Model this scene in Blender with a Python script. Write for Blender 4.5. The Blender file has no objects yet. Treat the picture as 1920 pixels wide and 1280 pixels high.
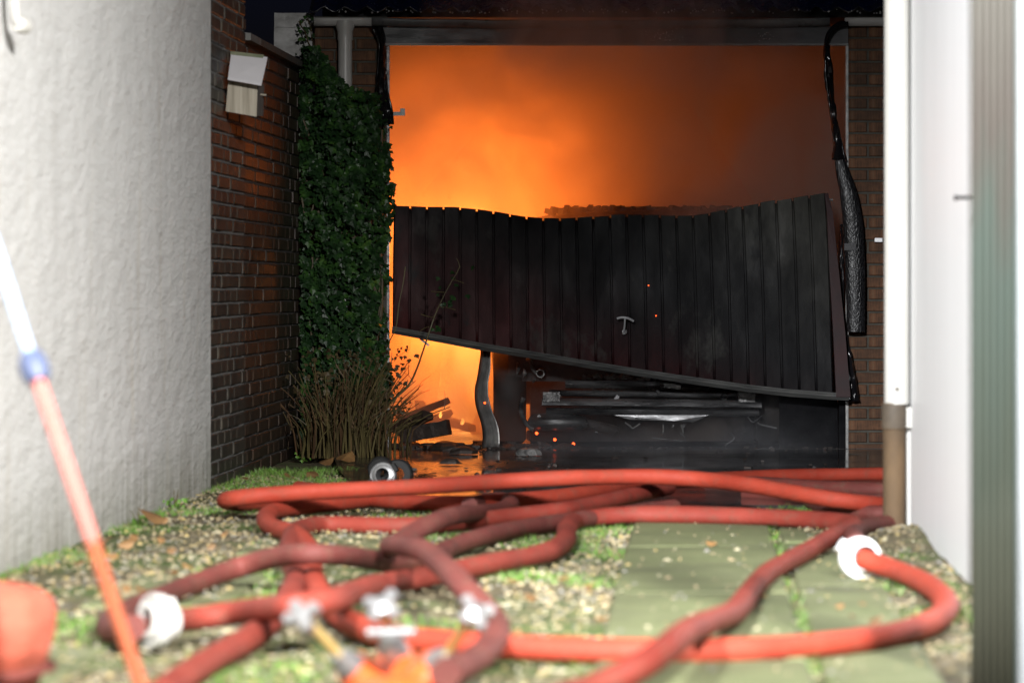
import bpy, bmesh, math, random
from mathutils import Vector, Matrix, noise as mnoise

random.seed(7)
R = random.Random(11)
S = bpy.context.scene
COL = S.collection

# ------------------------------------------------------------------ camera
F = 7467.0            # focal length in pixels of the 1920 px wide photograph (140 mm on 36 mm)
CAMH = 0.89           # camera height
HOR = 535.0           # horizon row
cam_d = bpy.data.cameras.new('camera')
cam = bpy.data.objects.new('camera', cam_d); COL.objects.link(cam)
cam.location = (0, 0, CAMH); cam.rotation_euler = (math.radians(90), 0, 0)
cam_d.sensor_width = 36.0; cam_d.lens = 140.0
cam_d.shift_y = -(640.0 - HOR) / 1920.0
cam_d.clip_start = 0.1; cam_d.clip_end = 400
cam_d.dof.use_dof = True; cam_d.dof.focus_distance = 20.7; cam_d.dof.aperture_fstop = 3.4
S.camera = cam

# ------------------------------------------------------------------ world: night sky
W = bpy.data.worlds.new('World'); S.world = W; W.use_nodes = True
nt = W.node_tree; nt.nodes.clear()
sky = nt.nodes.new('ShaderNodeTexSky'); sky.sky_type = 'NISHITA'; sky.sun_disc = False
sky.sun_elevation = math.radians(-3); sky.sun_rotation = math.radians(20)
bg = nt.nodes.new('ShaderNodeBackground'); bg.inputs[1].default_value = 0.05
wo = nt.nodes.new('ShaderNodeOutputWorld')
tint = nt.nodes.new('ShaderNodeMix'); tint.data_type = 'RGBA'; tint.blend_type = 'MULTIPLY'; tint.inputs[0].default_value = 1.0
tint.inputs[7].default_value = (.14, .22, 1.0, 1)          # night blue
nt.links.new(sky.outputs[0], tint.inputs[6]); nt.links.new(tint.outputs[2], bg.inputs[0]); nt.links.new(bg.outputs[0], wo.inputs[0])

# ------------------------------------------------------------------ lamps: the fire service's floodlights behind the camera
def spot(name, loc, target, size, power, color, cone, blend=1.0):
    d = bpy.data.lights.new(name, 'SPOT'); d.shadow_soft_size = size; d.energy = power; d.color = color
    d.spot_size = math.radians(cone); d.spot_blend = blend
    o = bpy.data.objects.new(name, d); COL.objects.link(o); o.location = loc
    o.rotation_euler = (Vector(target) - Vector(loc)).to_track_quat('-Z', 'Y').to_euler()
    return o
spot('floodlight', (2.5, 1.5, 4.6), (-1.7, 10.6, .8), .3, 15500, (1.0, 0.985, 0.955), 45)
spot('floodlight', (-1.8, 2.4, 4.4), (1.45, 12.0, .6), .3, 14800, (0.97, 0.98, 1.0), 34.5)
def point(name, loc, power, color, radius):
    d = bpy.data.lights.new(name, 'POINT'); d.energy = power; d.color = color; d.shadow_soft_size = radius
    o = bpy.data.objects.new(name, d); COL.objects.link(o); o.location = loc
    return o
FIRE = (1.0, 0.25, 0.035)
point('firelight', (-0.20, 21.9, 1.18), 24, FIRE, 0.12)
point('firelight', (-0.32, 23.3, 1.15), 60, FIRE, 0.3)
point('firelight', (0.05, 24.6, 1.15), 62, FIRE, 0.3)
point('firelight', (-0.45, 24.2, 0.60), 30, FIRE, 0.2)

S.view_settings.view_transform = 'Standard'; S.view_settings.look = 'None'
S.view_settings.exposure = 0; S.view_settings.gamma = 1; S.view_settings.use_curve_mapping = False
S.render.engine = 'CYCLES'
S.cycles.use_denoising = True
S.cycles.max_bounces = 7; S.cycles.diffuse_bounces = 3; S.cycles.glossy_bounces = 3
S.cycles.transmission_bounces = 3; S.cycles.volume_bounces = 2; S.cycles.transparent_max_bounces = 6
S.cycles.volume_step_rate = 2.0; S.cycles.volume_max_steps = 64
S.cycles.sample_clamp_indirect = 4.0
S.cycles.caustics_reflective = False; S.cycles.caustics_refractive = False

# ------------------------------------------------------------------ helpers
def V(px, py, Y):                       # a photograph pixel at depth Y
    return Vector(((px - 960) * Y / F, Y, CAMH - (py - HOR) * Y / F))
def G(px, py, z=0.0):                   # a photograph pixel on a level z above the ground
    Y = F * (CAMH - z) / (py - HOR)
    return Vector(((px - 960) * Y / F, Y, z))

ORIG = {}
def tag(o, label=None, cat=None, group=None, kind=None):
    if label: o['label'] = label
    if cat: o['category'] = cat
    if group: o['group'] = group
    if kind: o['kind'] = kind
    return o
def empty(name, loc, label=None, cat=None, group=None):
    o = bpy.data.objects.new(name, None); COL.objects.link(o); o.location = loc
    o.empty_display_size = 0.1
    ORIG[o] = Vector(loc)
    return tag(o, label, cat, group)

class MB:
    def __init__(s): s.v = []; s.f = []; s.m = []
    def add(s, vs, fs, mi=0):
        b = len(s.v); s.v += [Vector(v) for v in vs]
        s.f += [tuple(i + b for i in f) for f in fs]; s.m += [mi] * len(fs)
        return s
    def box(s, a, b, mi=0, rot=None, at=None):
        x0, y0, z0 = a; x1, y1, z1 = b
        vs = [Vector(p) for p in ((x0,y0,z0),(x1,y0,z0),(x1,y1,z0),(x0,y1,z0),(x0,y0,z1),(x1,y0,z1),(x1,y1,z1),(x0,y1,z1))]
        if rot is not None: vs = [rot @ v for v in vs]
        if at is not None: vs = [v + Vector(at) for v in vs]
        return s.add(vs, [(0,3,2,1),(4,5,6,7),(0,1,5,4),(1,2,6,5),(2,3,7,6),(3,0,4,7)], mi)
    def tube(s, pts, rad, n=8, mi=0, cap=True, flat=None):
        k = len(pts); up = Vector((0, 0, 1)); rings = []
        prev = None
        for i, p in enumerate(pts):
            t = (pts[min(i+1,k-1)] - pts[max(i-1,0)])
            t = t.normalized() if t.length > 1e-9 else Vector((0,1,0))
            if prev is None:
                ref = up if abs(t.z) < 0.95 else Vector((1,0,0))
                a = t.cross(ref).normalized()
            else:
                a = prev - t * prev.dot(t); a = a.normalized() if a.length > 1e-6 else t.orthogonal().normalized()
            prev = a; b = a.cross(t)
            r = rad(i/(k-1)) if callable(rad) else rad
            ra, rb = (r, r) if flat is None else (r*flat[0], r*flat[1])
            rings.append([p + a*(ra*math.cos(2*math.pi*j/n)) + b*(rb*math.sin(2*math.pi*j/n)) for j in range(n)])
        vs = [v for r_ in rings for v in r_]; fs = []
        for i in range(k-1):
            for j in range(n):
                fs.append((i*n+j, i*n+(j+1)%n, (i+1)*n+(j+1)%n, (i+1)*n+j))
        if cap: fs.append(tuple(range(n-1,-1,-1))); fs.append(tuple((k-1)*n+j for j in range(n)))
        return s.add(vs, fs, mi)
    def lathe(s, prof, at, axis, n=24, mi=0):      # prof: (radius, along axis)
        q = Vector(axis).normalized().to_track_quat('Z', 'Y').to_matrix()
        vs = []; fs = []; k = len(prof)
        for r, h in prof:
            for j in range(n):
                a = 2*math.pi*j/n
                vs.append(Vector(at) + q @ Vector((r*math.cos(a), r*math.sin(a), h)))
        for i in range(k-1):
            for j in range(n):
                fs.append((i*n+j, i*n+(j+1)%n, (i+1)*n+(j+1)%n, (i+1)*n+j))
        return s.add(vs, fs, mi)
    def mesh(s, name, off=Vector((0,0,0)), smooth=True, mats=()):
        me = bpy.data.meshes.new(name)
        me.from_pydata([v - off for v in s.v], [], s.f)
        for m in mats: me.materials.append(m)
        if len(mats) > 1: me.polygons.foreach_set('material_index', s.m)
        if smooth:
            me.polygons.foreach_set('use_smooth', [True]*len(me.polygons))
            me.set_sharp_from_angle(angle=math.radians(smooth if smooth is not True else 40))
        me.update()
        return me
    def build(s, name, mat, parent=None, smooth=True, kind=None, label=None, cat=None, group=None, base=None):
        root = parent
        while root is not None and root.parent is not None: root = root.parent
        off = ORIG[root] if root is not None else (Vector(base) if base is not None else Vector((0,0,0)))
        mats = mat if isinstance(mat, (list, tuple)) else [mat]
        o = bpy.data.objects.new(name, s.mesh(name, off, smooth, mats)); COL.objects.link(o)
        if parent is not None: o.parent = parent
        else: o.location = off; ORIG[o] = off
        return tag(o, label, cat, group, kind)

def crom(pts, step=0.05):
    P = [Vector(p) for p in pts]; P = [P[0]*2-P[1]] + P + [P[-1]*2-P[-2]]; out = []
    for i in range(1, len(P)-2):
        a, b, c, d = P[i-1:i+3]; L = (c-b).length; n = max(2, int(L/step))
        # centripetal parametrisation keeps bends from overshooting
        t0=0; t1=t0+max(1e-4,(b-a).length)**.5; t2=t1+max(1e-4,(c-b).length)**.5; t3=t2+max(1e-4,(d-c).length)**.5
        for k in range(n):
            t = t1+(t2-t1)*k/n
            A1=a*((t1-t)/(t1-t0))+b*((t-t0)/(t1-t0)); A2=b*((t2-t)/(t2-t1))+c*((t-t1)/(t2-t1)); A3=c*((t3-t)/(t3-t2))+d*((t-t2)/(t3-t2))
            B1=A1*((t2-t)/(t2-t0))+A2*((t-t0)/(t2-t0)); B2=A2*((t3-t)/(t3-t1))+A3*((t-t1)/(t3-t1))
            out.append(B1*((t2-t)/(t2-t1))+B2*((t-t1)/(t2-t1)))
    out.append(P[-2]); return out

def smoothpts(pts, it=6):
    p = [v.copy() for v in pts]
    for _ in range(it):
        p = [p[0]] + [(p[i-1]+p[i]*2+p[i+1])/4 for i in range(1,len(p)-1)] + [p[-1]]
    return p

# ------------------------------------------------------------------ materials
def lin(r, g, b): 
    f = lambda c: (c/255/12.92) if c/255 <= .04045 else ((c/255+.055)/1.055)**2.4
    return (f(r), f(g), f(b), 1)
class NM:
    def __init__(s, name):
        s.m = bpy.data.materials.new(name); s.m.use_nodes = True
        s.t = s.m.node_tree; s.t.nodes.clear()
        s.out = s.n('ShaderNodeOutputMaterial'); s.tc = s.n('ShaderNodeTexCoord')
    def n(s, t, **kw):
        o = s.t.nodes.new(t)
        for k, v in kw.items(): setattr(o, k, v)
        return o
    def l(s, a, b): s.t.links.new(a, b)
    def map(s, scale=(1,1,1), loc=(0,0,0), src='Object'):
        m = s.n('ShaderNodeMapping'); m.inputs['Scale'].default_value = scale; m.inputs['Location'].default_value = loc
        s.l(s.tc.outputs[src], m.inputs[0]); return m.outputs[0]
    def noise(s, scale, detail=4, rough=.55, vec=None, dist=0):
        o = s.n('ShaderNodeTexNoise'); o.inputs['Scale'].default_value = scale; o.inputs['Detail'].default_value = detail
        o.inputs['Roughness'].default_value = rough; o.inputs['Distortion'].default_value = dist
        s.l(vec if vec is not None else s.tc.outputs['Object'], o.inputs['Vector']); return o.outputs[0]
    def ramp(s, src, stops):
        o = s.n('ShaderNodeValToRGB'); e = o.color_ramp.elements
        while len(e) < len(stops): e.new(.5)
        for i, (p, c) in enumerate(stops):
            e[i].position = p; e[i].color = c if len(c) == 4 else (*c, 1)
        s.l(src, o.inputs[0]); return o.outputs[0]
    def rng(s, src, a, b, c, d, clamp=True):
        o = s.n('ShaderNodeMapRange'); o.clamp = clamp
        for i, v in enumerate((a,b,c,d)): o.inputs[i+1].default_value = v
        s.l(src, o.inputs[0]); return o.outputs[0]
    def mix(s, fac, a, b, bt='MIX'):
        o = s.n('ShaderNodeMix'); o.data_type = 'RGBA'; o.blend_type = bt
        for k, v in ((0, fac), (6, a), (7, b)):
            if hasattr(v, 'is_output'): s.l(v, o.inputs[k])
            elif k == 0: o.inputs[0].default_value = v
            else: o.inputs[k].default_value = v if len(v) == 4 else (*v, 1)
        return o.outputs[2]
    def math(s, op, a, b=0.0):
        o = s.n('ShaderNodeMath'); o.operation = op
        for k, v in ((0,a),(1,b)):
            if hasattr(v, 'is_output'): s.l(v, o.inputs[k])
            else: o.inputs[k].default_value = v
        return o.outputs[0]
    def sep(s, vec=None):
        o = s.n('ShaderNodeSeparateXYZ'); s.l(vec if vec is not None else s.tc.outputs['Object'], o.inputs[0]); return o.outputs
    def rand(s): return s.n('ShaderNodeObjectInfo').outputs['Random']
    def bump(s, h, strength=.5, dist=.01):
        o = s.n('ShaderNodeBump'); o.inputs['Strength'].default_value = strength; o.inputs['Distance'].default_value = dist
        s.l(h, o.inputs['Height']); return o.outputs[0]
    def bsdf(s, color, rough=.6, metal=0, normal=None, spec=None, coat=0, emis=None, estr=0, trans=0):
        o = s.n('ShaderNodeBsdfPrincipled')
        for k, v in (('Base Color', color), ('Roughness', rough), ('Metallic', metal)):
            if hasattr(v, 'is_output'): s.l(v, o.inputs[k])
            else: o.inputs[k].default_value = (v if len(v)==4 else (*v,1)) if k == 'Base Color' else v
        if normal is not None: s.l(normal, o.inputs['Normal'])
        if spec is not None: o.inputs['Specular IOR Level'].default_value = spec
        if coat: o.inputs['Coat Weight'].default_value = coat; o.inputs['Coat Roughness'].default_value = .08
        if emis: o.inputs['Emission Color'].default_value = (*emis,1); o.inputs['Emission Strength'].default_value = estr
        if trans: o.inputs['Transmission Weight'].default_value = trans
        s.l(o.outputs[0], s.out.inputs[0]); return s.m
def simple(name, c1, c2, scale=8, rough=.6, metal=0, bump=.3, bdist=.003, bscale=40, stretch=(1,1,1), coat=0, spec=None, rrange=None, perobj=0):
    n = NM(name); v = n.map(stretch)
    a = n.noise(scale, 5, .6, v)
    c = n.ramp(a, [(.3, c1), (.7, c2)])
    if perobj: 
        c = n.mix(1.0, c, n.ramp(n.rand(), [(0,(1-perobj,)*3),(1,(1+perobj*.6,)*3)]), 'MULTIPLY')
    h = n.noise(bscale, 4, .6, v)
    r = rough
    if rrange: r = n.rng(n.noise(scale*1.7, 4, .6, v), .3, .7, rrange[0], rrange[1])
    return n.bsdf(c, r, metal, n.bump(h, bump, bdist), spec, coat)

def m_stucco():
    n = NM('white_stucco')
    v = n.map((1, 1, 1)); vs = n.map((1, 3.0, .18))
    base = n.ramp(n.noise(1.6, 5, .6, vs), [(.3, (.61,.605,.59)), (.65, (.69,.685,.67))])
    st = n.rng(n.noise(2.3, 4, .55, n.map((1,2.2,.28),(7.7,.2,.9))), .60, .74, 0, .55)
    base = n.mix(st, base, (.56,.51,.42,1))
    g = n.rng(n.sep()[2], 0, .5, 1, 0)
    g = n.math('MULTIPLY', g, n.noise(5, 5, .65, vs))
    base = n.mix(n.rng(g, .18, .6, 0, .8), base, (.26,.25,.19,1))
    h1 = n.noise(14, 5, .6, n.map((1,.30,1))); h2 = n.noise(60, 4, .6, n.map((1,.3,1)))
    h = n.math('ADD', n.math('MULTIPLY', h1, 1.2), n.math('MULTIPLY', h2, .25))
    return n.bsdf(base, .85, 0, n.bump(h, .75, .02), .25)
STUCCO = m_stucco()
def m_brick(name, c1, c2, c3, rough):
    n = NM(name)
    c = n.ramp(n.rand(), [(0, c1), (.45, c2), (1, c3)])
    d = n.noise(14, 5, .65); c = n.mix(n.rng(d, .35, .75, 0, .8), c, (.02,.018,.015,1))
    w = n.noise(30, 3, .6, n.map((1,5,.3)))
    c = n.mix(n.rng(w, .56, .74, 0, .6), c, (.20,.165,.105,1))
    c = n.mix(n.rng(w, .48, .30, 0, .6), c, (.015,.013,.012,1))
    return n.bsdf(c, rough, 0, n.bump(n.noise(60, 5, .7), .6, .004), .4)
BRICK_DARK = m_brick('dark_brown_brick', (.034,.032,.029), (.054,.048,.040), (.078,.067,.052), .5)
BRICK_RED = m_brick('wet_red_brick', (.030,.020,.016), (.048,.029,.021), (.070,.040,.027), .42)
BRICK_ORANGE = m_brick('orange_garage_brick', (.12,.058,.030), (.17,.076,.037), (.21,.095,.046), .8)
MORTAR = simple('grey_mortar', (.12,.118,.112), (.20,.196,.188), 20, .9, bscale=90)
MORTAR_DARK = simple('dark_mortar', (.035,.033,.03), (.07,.065,.06), 20, .85, bscale=90)
MORTAR_SAGE = simple('garage_mortar', (.055,.052,.043), (.10,.094,.078), 20, .9, bscale=90)
PVC = simple('grey_white_pvc', (.46,.45,.43), (.56,.55,.53), 3, .35, bump=.05)
def m_wpipe():
    n = NM('weathered_white_paint'); vs = n.map((6,6,.4))
    c = n.ramp(n.noise(2.2, 5, .6, vs), [(.3,(.44,.43,.385)),(.6,(.53,.52,.49))])
    return n.bsdf(c, .45, 0, n.bump(n.noise(30,3,.5), .1, .002))
WPIPE = m_wpipe()
WHITE = simple('smooth_white_paint', (.82,.83,.85), (.87,.88,.90), 2, .45, bump=.06, stretch=(1,3,.2))
RUST = simple('rusty_brown_iron', (.055,.036,.020), (.15,.092,.044), 7, .8, bump=.5, stretch=(1,1,.5))
RUSTDK = simple('dark_iron_collar', (.05,.04,.03), (.10,.075,.05), 12, .7, bump=.4)
BLACK = simple('soot_black', (.008,.008,.009), (.018,.017,.018), 8, .75, bump=.4)
SOOT = simple('matt_soot', (.004,.004,.005), (.010,.010,.011), 14, .95, bump=.8, bdist=.01, bscale=20, spec=.08)
ROOF = simple('wet_black_roofing', (.010,.011,.014), (.022,.023,.028), 12, .22, bump=.3, rrange=(.12,.5))
FASCIA = simple('sooty_zinc_fascia', (.022,.022,.024), (.055,.053,.056), 9, .4, metal=.2, bump=.3, stretch=(.6,1,2), rrange=(.25,.6))
GUTTER = simple('sooty_grey_gutter', (.07,.07,.073), (.17,.17,.17), 8, .35, bump=.2, rrange=(.2,.5))
def m_char():
    n = NM('crackled_char'); vo = n.n('ShaderNodeTexVoronoi'); vo.feature = 'DISTANCE_TO_EDGE'; vo.inputs['Scale'].default_value = 52
    n.l(n.map((1.3,1,.8)), vo.inputs['Vector'])
    e = vo.outputs['Distance']
    c = n.mix(n.rng(e, 0, .035, 1, 0), (.007,.007,.008,1), (.06,.06,.065,1))
    return n.bsdf(c, .36, 0, n.bump(n.math('ADD', n.math('MINIMUM', e, .15), n.math('MULTIPLY', n.noise(60,4,.6), .15)), .55, .010))
CHAR = m_char()
MELT = simple('molten_black_plastic', (.006,.006,.007), (.014,.013,.015), 10, .18, bump=.5, bscale=18, stretch=(1,1,.3))
def m_door():
    n = NM('burnt_red_door')
    x, y, z = n.sep(n.map((1,1,1), (0,0,0)))
    big = n.noise(1.6, 5, .6); fine = n.noise(9, 5, .65, n.map((1,1,.35)))
    # heat ate the paint from the upper right: bare ashy metal there, soot in between, red paint left low down
    f = n.math('ADD', n.math('MULTIPLY', x, .42), n.math('MULTIPLY', z, .85))
    f = n.math('ADD', f, n.math('MULTIPLY', n.math('SUBTRACT', big, .5), .55))
    c = n.ramp(n.rng(f, -.22, 1.15, 0, 1), [(0,(.050,.0055,.006)),(.20,(.036,.005,.006)),(.38,(.010,.005,.006)),(.52,(.0065,.0065,.0078)),(.70,(.020,.020,.0195)),(1,(.056,.055,.045))])
    c = n.mix(1.0, c, n.ramp(n.rand(), [(0,(.55,.55,.55)),(1,(1.25,1.25,1.25))]), 'MULTIPLY')
    pt = n.noise(3.4, 5, .7, n.map((1,1,.55),(5,2,8)))
    c = n.mix(n.rng(pt, .57, .66, 0, .55), c, (.075,.074,.066,1))
    c = n.mix(n.rng(pt, .44, .36, 0, .8), c, (.006,.006,.007,1))
    c = n.mix(n.rng(fine, .35, .7, .0, .65), c, (.007,.007,.008,1))
    return n.bsdf(c, n.rng(fine, .3, .7, .5, .8), 0, n.bump(n.noise(26,4,.6,n.map((1,1,.3))), .35, .006), .25)
DOOR = m_door()
DOORRED = simple('dark_red_door_paint', (.036,.0045,.005), (.015,.005,.006), 6, .6, bump=.2)
RAIL = simple('sooty_aluminium_rail', (.09,.092,.092), (.21,.21,.20), 16, .45, metal=.3, bump=.2, stretch=(.4,1,3))
CHROME = simple('bright_metal', (.75,.75,.76), (.85,.85,.86), 10, .4, metal=.5, bump=.05)
STEEL = simple('scorched_steel', (.13,.13,.13), (.32,.315,.30), 14, .4, metal=.5, bump=.5, bscale=30)
CARSTEEL = simple('burnt_car_steel', (.016,.016,.018), (.30,.298,.30), 7, .3, metal=.7, bump=.6, bscale=35, stretch=(.5,1,2.5), rrange=(.14,.6))
CARBODY = simple('burnt_car_body', (.008,.008,.009), (.02,.019,.019), 9, .6, metal=.1, bump=.6, bscale=30)
ASH = simple('wet_ash_crust', (.03,.03,.03), (.42,.41,.40), 26, .3, metal=.2, bump=.9, bdist=.01, bscale=40, rrange=(.15,.6))
RUBBER = simple('black_rubber', (.007,.007,.007), (.014,.014,.014), 20, .65, bump=.3)
CHARWOOD = simple('charred_wood', (.012,.009,.008), (.05,.035,.028), 14, .6, bump=.9, bdist=.008, bscale=30, stretch=(1,.3,1))
def m_wet():
    n = NM('wet_dark_paving')
    c = n.ramp(n.noise(5, 6, .65), [(.3,(.018,.018,.018)),(.7,(.045,.043,.040))])
    pud = n.noise(1.1, 4, .6, n.map((1,.45,1)))
    r = n.rng(pud, .40, .62, .045, .30)
    h = n.math('MULTIPLY', n.noise(28, 5, .65), n.rng(pud, .42, .62, .06, 1))
    return n.bsdf(c, r, 0, n.bump(h, .35, .004), .5)
WETPAVE = m_wet()
def m_soil():
    n = NM('soil_with_moss')
    a = n.noise(9, 6, .7); b = n.noise(1.7, 5, .6); d = n.noise(60, 4, .7)
    c = n.ramp(a, [(.3,(.050,.040,.024)),(.5,(.115,.095,.055)),(.7,(.21,.18,.105))])
    c = n.mix(n.rng(d, .5, .75, 0, .7), c, (.34,.30,.19,1))
    c = n.mix(n.rng(b, .44, .58, 0, .85), c, (.075,.120,.028,1))
    return n.bsdf(c, .85, 0, n.bump(n.math('ADD', a, n.math('MULTIPLY', d, .5)), .9, .02), .3)
SOIL = m_soil()
def m_slab():
    n = NM('algae_green_concrete')
    a = n.noise(2.4, 6, .65); d = n.noise(45, 5, .7); st = n.noise(6, 4, .6, n.map((.25,2.2,1)))
    c = n.ramp(a, [(.3,(.115,.125,.060)),(.55,(.160,.175,.085)),(.75,(.215,.225,.12))])
    c = n.mix(n.rng(st, .5, .75, 0, .5), c, (.10,.145,.045,1))
    c = n.mix(n.rng(d, .58, .8, 0, .5), c, (.28,.26,.18,1))
    s2 = n.noise(1.1, 5, .7, n.map((1,.8,1),(2,5,0)))
    c = n.mix(n.rng(s2, .48, .68, 0, .65), c, (.075,.078,.045,1))
    c = n.mix(n.rng(n.noise(90, 3, .7), .62, .75, 0, .7), c, (.05,.048,.035,1))
    return n.bsdf(c, .7, 0, n.bump(n.math('ADD', d, n.math('MULTIPLY', a, .8)), .55, .006), .35)
SLAB = m_slab()
STONES = [simple('pale_gravel', (.34,.30,.19), (.44,.40,.27), 20, .8), simple('tan_gravel', (.24,.19,.11), (.34,.27,.16), 20, .8),
          simple('grey_gravel', (.15,.14,.12), (.24,.23,.2), 20, .8), simple('ochre_gravel', (.36,.27,.10), (.45,.35,.16), 20, .8)]
GRASS = [simple('fresh_grass', (.09,.21,.025), (.15,.29,.045), 6, .5), simple('dull_grass', (.07,.11,.03), (.14,.16,.05), 6, .6)]
LEAFBR = simple('brown_dead_leaf', (.13,.062,.022), (.27,.15,.055), 15, .6, perobj=.3)
def m_ivy():
    n = NM('ivy_leaf_green')
    r = n.noise(11, 4, .7)
    c = n.ramp(r, [(.30,(.008,.022,.009)),(.50,(.015,.042,.012)),(.64,(.040,.105,.020)),(.74,(.11,.16,.03))])
    return n.bsdf(c, .42, 0, n.bump(n.noise(60,3,.6), .3, .004), .28)
IVY = m_ivy()
STEM = simple('brown_stem', (.045,.030,.015), (.11,.085,.035), 12, .6)
STALK = simple('dry_olive_stalk', (.045,.034,.016), (.17,.14,.055), 7, .5, stretch=(3,3,.6))
STALKBR = simple('dry_brown_stalk', (.05,.026,.012), (.15,.085,.04), 7, .6, stretch=(3,3,.6))
def m_hose(name, c1, c2, dirt):
    n = NM(name)
    big = n.noise(3.2, 5, .6); f = n.noise(24, 4, .65)
    c = n.ramp(big, [(.32, c1), (.68, c2)])
    c = n.mix(n.rng(f, .5, .75, 0, dirt), c, (.11,.075,.05,1))
    w = n.n('ShaderNodeTexWave'); w.inputs['Scale'].default_value = 60; w.inputs['Distortion'].default_value = 1.5; w.bands_direction = 'DIAGONAL'
    n.l(n.tc.outputs['Object'], w.inputs[0])
    h = n.math('ADD', n.math('MULTIPLY', w.outputs[1], .25), f)
    return n.bsdf(c, n.rng(f, .3, .7, .55, .78), 0, n.bump(h, .45, .006), .3)
HRED = m_hose('red_hose_canvas', (.29,.033,.017), (.39,.055,.030), .35)
HBRICK = m_hose('brick_red_hose_canvas', (.17,.023,.015), (.27,.044,.029), .5)
HMAROON = m_hose('dirty_maroon_hose_canvas', (.085,.021,.018), (.18,.046,.037), .6)
ALU = simple('polished_aluminium', (.24,.24,.25), (.46,.46,.46), 16, .32, metal=.75, bump=.1)
BRASS = simple('brass', (.62,.44,.14), (.70,.52,.2), 12, .35, metal=.5, bump=.1)
VALVERED = simple('orange_red_enamel', (.62,.085,.018), (.70,.12,.03), 6, .3, bump=.1, coat=.4)
BAGRED = simple('faded_red_canvas', (.36,.065,.035), (.52,.13,.08), 4, .8, bump=.7, bdist=.012, bscale=16, stretch=(1,1,2.2))
POLEOR = simple('orange_fibreglass', (.33,.070,.024), (.41,.09,.032), 4, .35, bump=.1)
POLEPK = simple('salmon_fibreglass', (.50,.135,.11), (.56,.17,.14), 4, .4, bump=.1)
POLEWH = simple('white_reflective_sleeve', (.28,.40,.62), (.36,.48,.68), 4, .3, bump=.05)
POLEBL = simple('slate_blue_plastic', (.05,.07,.14), (.08,.10,.18), 6, .5)
WOOD = simple('weathered_plywood', (.20,.175,.13), (.40,.36,.29), 11, .75, bump=.4, stretch=(5,5,.25))
WOODDK = simple('dark_weathered_board', (.06,.055,.05), (.12,.11,.10), 7, .8, stretch=(3,3,.3))
ROOFWH = simple('white_coated_board', (.66,.64,.66), (.72,.70,.72), 3, .5, bump=.05)
DIRTYWHITE = simple('weathered_white_board', (.20,.195,.185), (.58,.575,.57), 7, .35, bump=.4, bdist=.006, bscale=14, stretch=(1,1,1.6), rrange=(.2,.6))
LICHEN = simple('lichen_green', (.12,.14,.08), (.22,.23,.15), 40, .9, bump=.8)
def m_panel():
    n = NM('reflection_toned_ribbed_glazing')
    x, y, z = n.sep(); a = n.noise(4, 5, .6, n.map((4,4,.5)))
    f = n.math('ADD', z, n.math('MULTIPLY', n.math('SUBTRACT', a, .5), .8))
    c = n.ramp(n.rng(f, 0, 1.7, 0, 1), [(0,(.060,.060,.045)),(.3,(.030,.036,.027)),(.55,(.030,.040,.033)),(.72,(.036,.030,.025)),(1,(.048,.045,.037))])  # colour bands by height stand in for reflections on the pane
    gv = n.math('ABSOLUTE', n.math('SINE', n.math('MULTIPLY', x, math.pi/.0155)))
    c = n.mix(n.rng(gv, .15, .6, .75, 0), c, (.012,.014,.012,1))  # shade between the ribs painted into the grooves
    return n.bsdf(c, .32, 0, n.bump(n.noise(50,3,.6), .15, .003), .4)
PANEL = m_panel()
FRAMEGREY = simple('pale_grey_frame', (.20,.21,.22), (.26,.27,.28), 5, .5)
SEAL = simple('dark_green_seal', (.02,.035,.035), (.03,.045,.045), 6, .5)
def emis(name, col, s):
    n = NM(name); e = n.n('ShaderNodeEmission'); e.inputs[1].default_value = s
    c = n.ramp(n.noise(9, 3, .6), [(.3, (col[0], col[1]*.7, col[2]*.5)), (.7, col)])
    n.l(c, e.inputs[0]); n.l(e.outputs[0], n.out.inputs[0]); return n.m
FLAME = emis('flame', (1.0,.42,.09), 4.0)
EMBER = emis('ember', (1.0,.10,.02), 5.0)

# ================================================================== SETTING
b = MB(); b.box((-60,-40,-.4),(60,90,0)); b.build('ground', SOIL, kind='structure', smooth=False)
# soil relief of the alley bed: a gently uneven sheet over the ground
b = MB(); nx, ny = 60, 150; x0, x1, y0, y1 = -2.0, 1.9, 7.2, 18.6
for j in range(ny+1):
    for i in range(nx+1):
        x = x0+(x1-x0)*i/nx; y = y0+(y1-y0)*j/ny
        e = min(1, min(i, nx-i, j, ny-j)/4)
        h = .006 + e*.016*max(0, .45+mnoise.noise(Vector((x*2.6,y*1.8,0)))+.5*mnoise.noise(Vector((x*8,y*8,3))))
        h += .05*math.exp(-((x-1.38)/.16)**2-((y-13.5)/.55)**2)
        b.v.append(Vector((x,y,h)))
for j in range(ny):
    for i in range(nx):
        a = j*(nx+1)+i; b.f.append((a,a+1,a+nx+2,a+nx+1)); b.m.append(0)
b.build('soil_bed', SOIL, kind='structure', smooth=180)
# wet paving in front of the garage
PAVE_Y = 15.55
b = MB(); b.add([(-.62,PAVE_Y+.9,.034),(-.15,PAVE_Y+.2,.034),(.4,PAVE_Y,.034),(4.5,PAVE_Y-.1,.034),(4.5,20.86,.034),(-.95,20.86,.034),(-.80,18.4,.034)],[(0,1,2,3,4,5,6)])
b.add([(-.62,PAVE_Y+.9,0),(-.15,PAVE_Y+.2,0),(.4,PAVE_Y,0),(4.5,PAVE_Y-.1,0)],[])
n0 = len(b.v)-4
for k in range(3): b.f.append((n0+k, n0+k+1, k+1, k)); b.m.append(0)
b.build('wet_paving', WETPAVE, kind='structure', smooth=False)

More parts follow.
